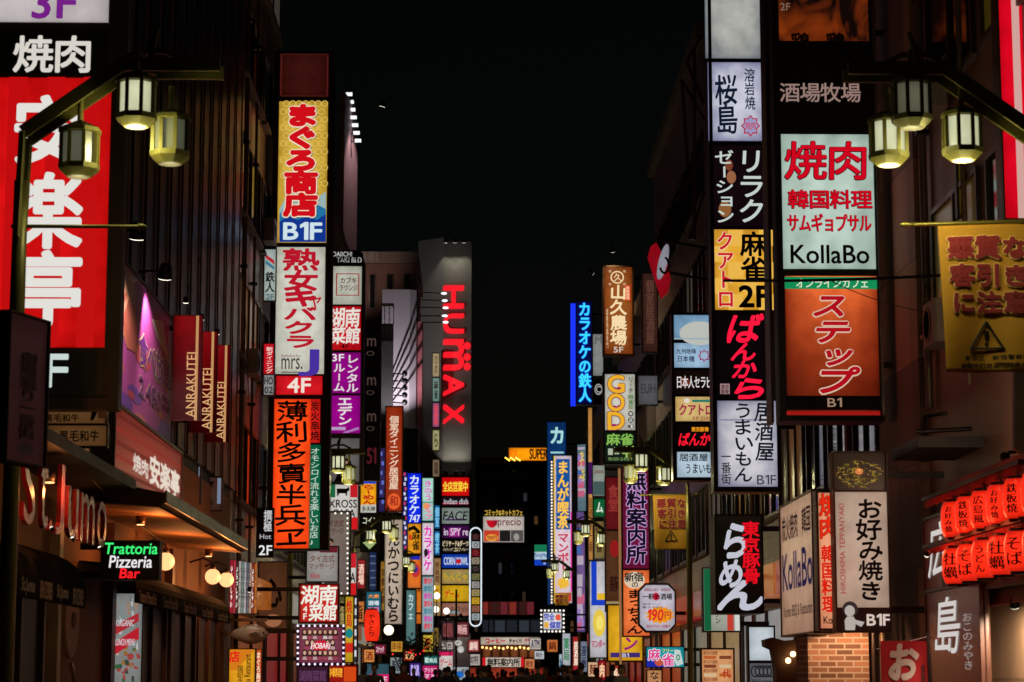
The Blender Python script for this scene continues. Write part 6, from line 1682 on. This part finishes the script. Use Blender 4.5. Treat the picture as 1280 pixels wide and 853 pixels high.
# pipes and machines on the walls
def ac_unit(label, q, rz=0):
    t = empty('air_conditioner', q, rz, label, 'air conditioner')
    b = MB(); b.bbox(-.4, .4, 0, .3, 0, .6, paint((.3, .29, .27), .5), .03); b.build('case', t)
    b = MB(); b.lathe([(.22, -.012), (.24, -.012), (.24, -.002), (.22, -.002)], DARKMETAL, (-.1, 0, .3), 20, 'y', False)
    for k2 in range(5): b.lathe([(.03 + k2 * .04, -.012), (.04 + k2 * .04, -.012), (.04 + k2 * .04, -.003), (.03 + k2 * .04, -.003)], DARKMETAL, (-.1, 0, .3), 20, 'y', False)
    b.build('fan_grille', t)
for X, Y, z0, z1, r, lab in ((XR - .09, 31.6, 5.2, 21, .06, 'brown downpipe running up the near right wall beside the square pier'), (XR - .09, 29.0, 5.2, 21, .04, 'thin downpipe on the near right wall behind the big yellow banner'), (XR - .09, 38.6, .2, 19, .06, 'downpipe on the dark block behind the green barbecue tower'), (XR - .09, 52.0, 2, 20, .06, 'downpipe on the grey tiled block behind the small tenant tower'), (XL + .09, 52.2, 4, 22, .06, 'downpipe at the near corner of the grey brown tiled block'), (XL + .09, 54.6, 4, 22, .035, 'thin conduit up the middle of the grey brown tiled block'), (XL + .09, 30.9, 4.3, 20, .05, 'downpipe at the near edge of the black slat screen')):
    t = empty('drain_pipe', (X, Y, z0), 0, lab, 'pipe')
    b = MB(); b.tube([(0, 0, 0), (0, 0, z1 - z0)], r, paint((.2, .14, .11), .35, .4), 8); b.build('pipe', t)
    for k3 in range(int((z1 - z0) / 3)):
        b = MB(); b.box(-.09, .09, -.09, .09, k3 * 3 + 1, k3 * 3 + 1.06, DARKMETAL); b.build('clip', t)
for k3, (sd, Y, z, lab) in enumerate(((1, 30.3, 9.2, 'air conditioner on the near right wall high above the yellow banner'), (1, 30.2, 5.9, 'air conditioner on the near right wall above the flat black canopy'), (-1, 53.5, 8.6, 'air conditioner low on the grey brown tiled block'), (-1, 57.4, 12.6, 'air conditioner high on the grey brown tiled block'), (1, 40.2, 6.2, 'air conditioner behind the black ramen sign'), (1, 66, 8.0, 'air conditioner above the second warning banner'))):
    ac_unit('boxy outdoor ' + lab, ((XR - .36) if sd > 0 else (XL + .36), Y, z), math.radians(-90 if sd > 0 else 90))
# ---- overhead cables, rear frames
def cable(label, pts, r=.012, sag=.12):
    a, c = Vector(pts[0]), Vector(pts[1]); t = empty('overhead_cable', a, 0, label, 'cable')
    b = MB(); b.tube([tuple((c - a) * w + Vector((0, 0, -4 * sag * w * (1 - w)))) for w in np.linspace(0, 1, 16)], r, BLACK, 5); b.build('strand', t)
cable('thick black cable crossing the orange cafe panel', (at(905, 351, 33), at(1186, 344, 30)), .022, .03)
cable('thin black cable dropping across the orange cafe panel to the pier', (at(1040, 352, 33), at(1200, 395, 29.5)), .007, .1)
cable('thin wire falling from the dark ledge across the plaster shop front', (atx(115, 600, -4.9), atx(207, 680, -5.2)), .008, .05)
cable('thin wire hanging beside the bright tiled block', (at(300, 200, 52), at(318, 660, 54)), .008, .2)
t = empty('roof_truss', at(865, 200, 52), 0, 'thin dim steel roof truss against the black sky left of the blank white panel', 'truss')
o0 = Vector(t.location); b = MB(); pk = paint((.16, .09, .09), .5, .6)
for p, q in (((858, 78), (880, 40)), ((852, 100), (880, 150)), ((858, 78), (880, 130)), ((868, 60), (868, 300)), ((852, 100), (860, 210)), ((862, 300), (880, 240)), ((846, 250), (880, 190))):
    b.bar(at(*p, 52) - o0, at(*q, 52) - o0, .07, .07, pk)
b.build('steelwork', t)
ac_unit('grey outdoor air conditioner on the wall left of the tallest tower', at(336, 230, 61.3))
# shops' lit windows at street level further on
def storefronts():
    pl = {-1: ('under the tallest tuna sign tower', 'under the square red noodle sign', 'under the bulb edged massage sign', 'under the purple rental room panels', 'under the black narrow tower', 'behind the white cutlet sign', 'below the blue karaoke panel', 'below the pastel sign'),
          1: ('behind the brick pier', 'behind the curved wooden hood', 'behind the menu board', 'under the small tenant tower', 'behind the octagonal price sign', 'below the orange skewer sign', 'below the yellow slanted katakana sign', 'below the gold light column', 'below the screen strips', 'below the comic cafe sign')}
    cl = (('warm lit', (150, 90, 46)), ('amber lit', (176, 104, 40)), ('pale lit', (150, 150, 140)), ('red lit', (150, 40, 30)), ('white lit', (190, 190, 190)), ('orange lit', (190, 96, 40)), ('dim amber', (110, 66, 34)), ('cream lit', (196, 170, 130)))
    rg = random.Random(31)
    for side in (-1, 1):
        y = 52.0 if side < 0 else 37.0
        n = 0
        while y < 120 and n < len(pl[side]):
            w = rg.uniform(7, 9); nm, c = cl[(n * 3 + (side > 0)) % 8]
            X = (XL + .02) if side < 0 else (XR - .02)
            t = empty('storefront', (X, y + w / 2, .12), 0, '%s ground floor shop window %s' % (nm, pl[side][n]), 'storefront')
            s = -side
            b = MB()
            for q in ((-w / 2, -w / 2 + .12, 0, 2.9), (w / 2 - .12, w / 2, 0, 2.9), (-w / 2 + .12, w / 2 - .12, 2.75, 2.9), (-.05, .05, 0, 2.75)): b.box(min(0, s * .1), max(0, s * .1), *q, BROWNMETAL)
            b.build('frame', t)
            b = MB(); b.box(min(s * .01, s * .03), max(s * .01, s * .03), -w / 2 + .13, w / 2 - .13, .1, 2.74, lit(c, 'hot', 1.6)); b.build('window', t)
            b = MB(); b.box(min(s * .02, s * .5), max(s * .02, s * .5), -w / 2, w / 2, 2.95, 3.6, lit(rg.choice(cl)[1], 'soft', 1.0)); b.build('fascia', t)
            y += w + .3; n += 1
storefronts()
# white round traffic signs and small details at the far crossing
t = empty('signal_post', at(570, 848, 131), 0, 'thin post with two white rounded boards near the game sign', 'post'); t.location.z = .0
b = MB(); b.tube([(0, 0, 0), (0, 0, 6.5)], .06, DARKMETAL, 8); b.build('post', t)
for px, py, w2, h2 in ((573, 804, .22, .16), (576, 812, .2, .2)):
    q = at(px, py, 131) - Vector(t.location); b = MB(); b.lathe([(.001, -.1), (w2, -.1), (w2, -.03), (.001, -.03)], lit((200, 196, 190), 'soft', .9), (q.x, 0, q.z), 14, 'y', False, 1, h2 / w2); b.build('board', t)

# small signs crowding the far end
more = ((447, 700, 456, 736, 97, (150, 26, 40), 'v', '酒場', (230, 200, 180), 'small crimson vertical sign above the teal sign rows'),
 (476, 702, 481, 764, 101, (150, 110, 40), 'v', '串焼大衆', (60, 20, 10), 'slim mustard strip left of the white cutlet sign'),
 (488, 822, 502, 842, 104, (140, 150, 150), 'h', '新宿', (40, 40, 60), 'small grey sign beneath the gold pictogram sign'),
 (505, 812, 519, 826, 116, (190, 60, 30), 'h', '焼肉', (240, 210, 150), 'small red orange sign under the pale teal glass sign'),
 (512, 829, 526, 847, 117, (60, 40, 120), 'h', 'BAR', (190, 170, 230), 'small violet bar sign by the magenta sign'),
 (529, 794, 541, 815, 125, (210, 190, 60), 'h', '激安', (170, 30, 30), 'yellow bargain sign under the pastel sign'),
 (552, 776, 568, 800, 147, (44, 26, 30), 'h', 'CINEMA', (120, 60, 60), 'dim dark screen under the directory panels'),
 (570, 778, 586, 796, 147.4, (96, 40, 44), 'h', '映画', (210, 160, 160), 'dull red picture panel under the directory panels'),
 (552, 803, 566, 812, 146, (190, 180, 170), 'h', '入口', (60, 30, 30), 'white entrance strip above the white game sign'),
 (703, 792, 713, 832, 122, (186, 186, 196), 'v', '薬局', (30, 120, 70), 'white pharmacy sign below the bulb framed sign'),
 (716, 796, 724, 838, 120, (170, 40, 44), 'v', '居酒屋', (236, 220, 200), 'red vertical pub sign below the violet screen strip'),
 (725, 802, 734, 840, 118, (120, 130, 150), 'v', '漫画', (40, 40, 70), 'slate blue sign beside the red vertical pub sign'),
 (743, 652, 755, 698, 92, (120, 100, 60), 'v', '定食', (50, 24, 12), 'olive sign under the small green sign'),
 (763, 832, 781, 852, 77, (176, 60, 40), 'h', '寿司', (240, 220, 190), 'red sushi sign under the yellow slanted katakana sign'),
 (441, 752, 455, 778, 88, (196, 120, 60), 'v', '鮨', (60, 20, 10), 'small amber sign left of the big red lantern'),
 (455, 812, 468, 828, 82, (226, 150, 80), 'h', '酒', (120, 30, 10), 'amber shop light box under the big red lantern'),
 (468, 806, 482, 818, 90, (120, 30, 60), 'h', 'スナック', (230, 190, 200), 'dark pink snack bar sign right of the big red lantern'),
 (503, 842, 511, 852, 110, (230, 220, 210), 'h', '案内', (60, 60, 80), 'white light box at head height beside the violet bar sign'),
 (585, 800, 599, 815, 150, (150, 60, 60), 'h', '劇場', (230, 200, 190), 'rose theatre sign under the round ended sign'),
 (586, 818, 600, 832, 151, (190, 180, 170), 'h', '切符', (40, 40, 50), 'pale ticket sign under the rose theatre sign'),
 (656, 824, 668, 836, 160, (216, 140, 90), 'h', '軽食', (110, 40, 20), 'peach snack sign right of the red framed information sign'),
 (668, 814, 680, 824, 152, (206, 210, 214), 'h', '時計', (60, 60, 70), 'white clock shop sign below the tiny white sign'),
 (699, 818, 703, 850, 124, (180, 200, 206), 'v', '氷', (40, 80, 120), 'slim icy strip left of the white pharmacy sign'),
 (735, 828, 748, 846, 99, (226, 190, 150), 'h', '麺', (110, 30, 20), 'cream noodle sign below the crimson katakana'),
 (748, 826, 757, 850, 96, (150, 24, 34), 'v', '肉', (236, 200, 160), 'slim dark red meat sign left of the red sushi sign'),
 (662, 798, 676, 812, 150, (200, 190, 180), 'h', 'ATM', (60, 60, 80), 'tiny white sign beside the coffee shop fascia'),
 (684, 800, 697, 815, 128, (206, 120, 60), 'h', '鍋', (90, 20, 10), 'tiny orange sign under the bulb framed sign'))
for x0, y0, x1, y1, Y, c, d, s, tc, lab in more:
    w, h = x1 - x0, y1 - y0
    simple('small_sign', lab, (x0, y0, x1, y1), Y, c, ((d, s, (x0 + w * .14, y0 + h * .14, x1 - w * .14, y1 - h * .14), tc, .04),))
simple('window_band', 'dim red restaurant window band across the wide block at the street end', (601, 752, 668, 769), 194.5, (66, 22, 22), [('r', (604 + i * 11, 753, 612 + i * 11, 768), ((120, 40, 34), (52, 24, 24), (96, 34, 40))[i % 3]) for i in range(6)], st=.8)
simple('window_band', 'row of grey blue office windows above the coffee shop fascia', (602, 774, 690, 791), 194.6, (16, 18, 20), [('r', (604 + i * 15, 776, 616 + i * 15, 790), (44, 50, 56) if i % 2 else (30, 34, 40)) for i in range(6)], st=.8)

# ================================================================== the crowd
SKIN = paint((.42, .26, .18), .6, var=.1)
def person_mesh(cloth, legs, hair, wide=1.0, stride=.12, bag=None, seed=0):
    me = bpy.data.meshes.new('person')
    o = bpy.data.objects.new('person', me); COL.objects.link(o)
    J = {'pelvis': (0, 0, .95, .13), 'waist': (0, .0, 1.08, .125), 'chest': (0, .0, 1.3, .145), 'neck0': (0, .0, 1.45, .075), 'neck': (0, -.005, 1.52, .055), 'head0': (0, -.02, 1.58, .075), 'head1': (0, -.025, 1.66, .09), 'head2': (0, -.01, 1.73, .07)}
    for s, n in ((-1, 'l'), (1, 'r')):
        k = s * stride
        J.update({'hip' + n: (s * .09, 0, .9, .1), 'knee' + n: (s * .095, -k * .8 - .02, .5, .062), 'ank' + n: (s * .095, -k * 1.4 + .04, .09, .042), 'toe' + n: (s * .105, -k * 1.4 - .12, .04, .04),
                  'sho' + n: (s * .18 * wide, 0, 1.41, .07), 'elb' + n: (s * .235 * wide, k * .5 + .02, 1.13, .05), 'wri' + n: (s * .24 * wide, k * .9 - .06, .88, .035), 'han' + n: (s * .235 * wide, k * .9 - .09, .79, .032)})
    keys = list(J); ed = [('pelvis', 'waist'), ('waist', 'chest'), ('chest', 'neck0'), ('neck0', 'neck'), ('neck', 'head0'), ('head0', 'head1'), ('head1', 'head2')]
    for n in 'lr': ed += [('pelvis', 'hip' + n), ('hip' + n, 'knee' + n), ('knee' + n, 'ank' + n), ('ank' + n, 'toe' + n), ('chest', 'sho' + n), ('sho' + n, 'elb' + n), ('elb' + n, 'wri' + n), ('wri' + n, 'han' + n)]
    me.from_pydata([J[k][:3] for k in keys], [(keys.index(a), keys.index(b)) for a, b in ed], [])
    sk = o.modifiers.new('skin', 'SKIN'); o.modifiers.new('sub', 'SUBSURF').levels = 1
    o.modifiers['sub'].render_levels = 1
    for i, k in enumerate(keys):
        me.skin_vertices[0].data[i].radius = (J[k][3], J[k][3] * (.8 if k in ('chest', 'waist', 'pelvis') else 1))
        me.skin_vertices[0].data[i].use_root = (i == 0)
    dg = bpy.context.evaluated_depsgraph_get()
    m2 = bpy.data.meshes.new_from_object(o.evaluated_get(dg))
    bpy.data.objects.remove(o); bpy.data.meshes.remove(me)
    for m in (SKIN, cloth, legs, BLACK): m2.materials.append(m)
    for p in m2.polygons:
        z, x = p.center.z, abs(p.center.x)
        p.material_index = 0 if z > 1.5 or (z < .86 and x > .19) else (1 if z > .93 or x > .19 else (2 if z > .1 else 3))
        p.use_smooth = True
    h = MB()
    h.lathe([(.001, .125), (.05, .115), (.085, .075), (.1, .02), (.1, -.03), (.085, -.07 if seed % 2 else -.16)], hair, (0, .018, 1.69), 14)
    hb = h.build('hair')
    hm = hb.data; bpy.data.objects.remove(hb)
    f = MB(); f.ball((0, -.118, 1.645), .018, SKIN, 6, 1, 1.2, 1.3); f.ball((-.036, -.108, 1.668), .012, BLACK, 6); f.ball((.036, -.108, 1.668), .012, BLACK, 6); f.box(-.025, .025, -.116, -.105, 1.598, 1.606, paint((.25, .08, .07), .6))
    fb = f.build('face'); fm = fb.data; bpy.data.objects.remove(fb)
    return m2, hm, fm
kinds = []
for i, (c, l, h, w, st, desc) in enumerate((((.02, .02, .025), (.02, .02, .03), (.012, .01, .01), 1.0, .12, 'in a black coat'), ((.08, .07, .06), (.03, .03, .04), (.02, .014, .01), 1.05, .16, 'in a taupe jacket'), ((.2, .19, .18), (.02, .02, .02), (.05, .025, .012), .92, .08, 'in a pale coat'), ((.03, .05, .1), (.04, .05, .08), (.015, .012, .012), 1.0, .1, 'in a navy jacket'), ((.22, .03, .03), (.02, .02, .02), (.02, .015, .012), .94, .14, 'in a dark red coat'))):
    kinds.append((person_mesh(paint(c, .8), paint(l, .8), paint(h, .6), w, st, seed=i), desc))
rg = random.Random(77)
places = ('on the left of the street', 'mid street', 'on the right of the street')
spots = []
while len(spots) < 64:
    Y = rg.uniform(62, 150); X = rg.uniform(-3.4, 4.6)
    if all((X - a) ** 2 + (Y - b2) ** 2 > 1.1 for a, b2 in spots): spots.append((X, Y))
for i, (X, Y) in enumerate(spots):
    (bm_, hm, fm), desc = kinds[rg.randrange(5)]
    toward = rg.random() < .45
    o = bpy.data.objects.new('person', bm_); COL.objects.link(o)
    s = rg.uniform(.93, 1.06); o.scale = (s, s, s); o.location = (X, Y, 0)
    o.rotation_euler.z = (0 if toward else math.pi) + rg.uniform(-.3, .3)
    w = 0 if X < -.9 else (1 if X < 2.2 else 2)
    tag(o, 'person %s walking %s %s' % (desc, 'this way' if toward else 'away', places[w]), 'person', 'people walking in the far street')
    for nm, m in (('hair', hm), ('face', fm)):
        c = bpy.data.objects.new(nm, m); COL.objects.link(c); c.parent = o
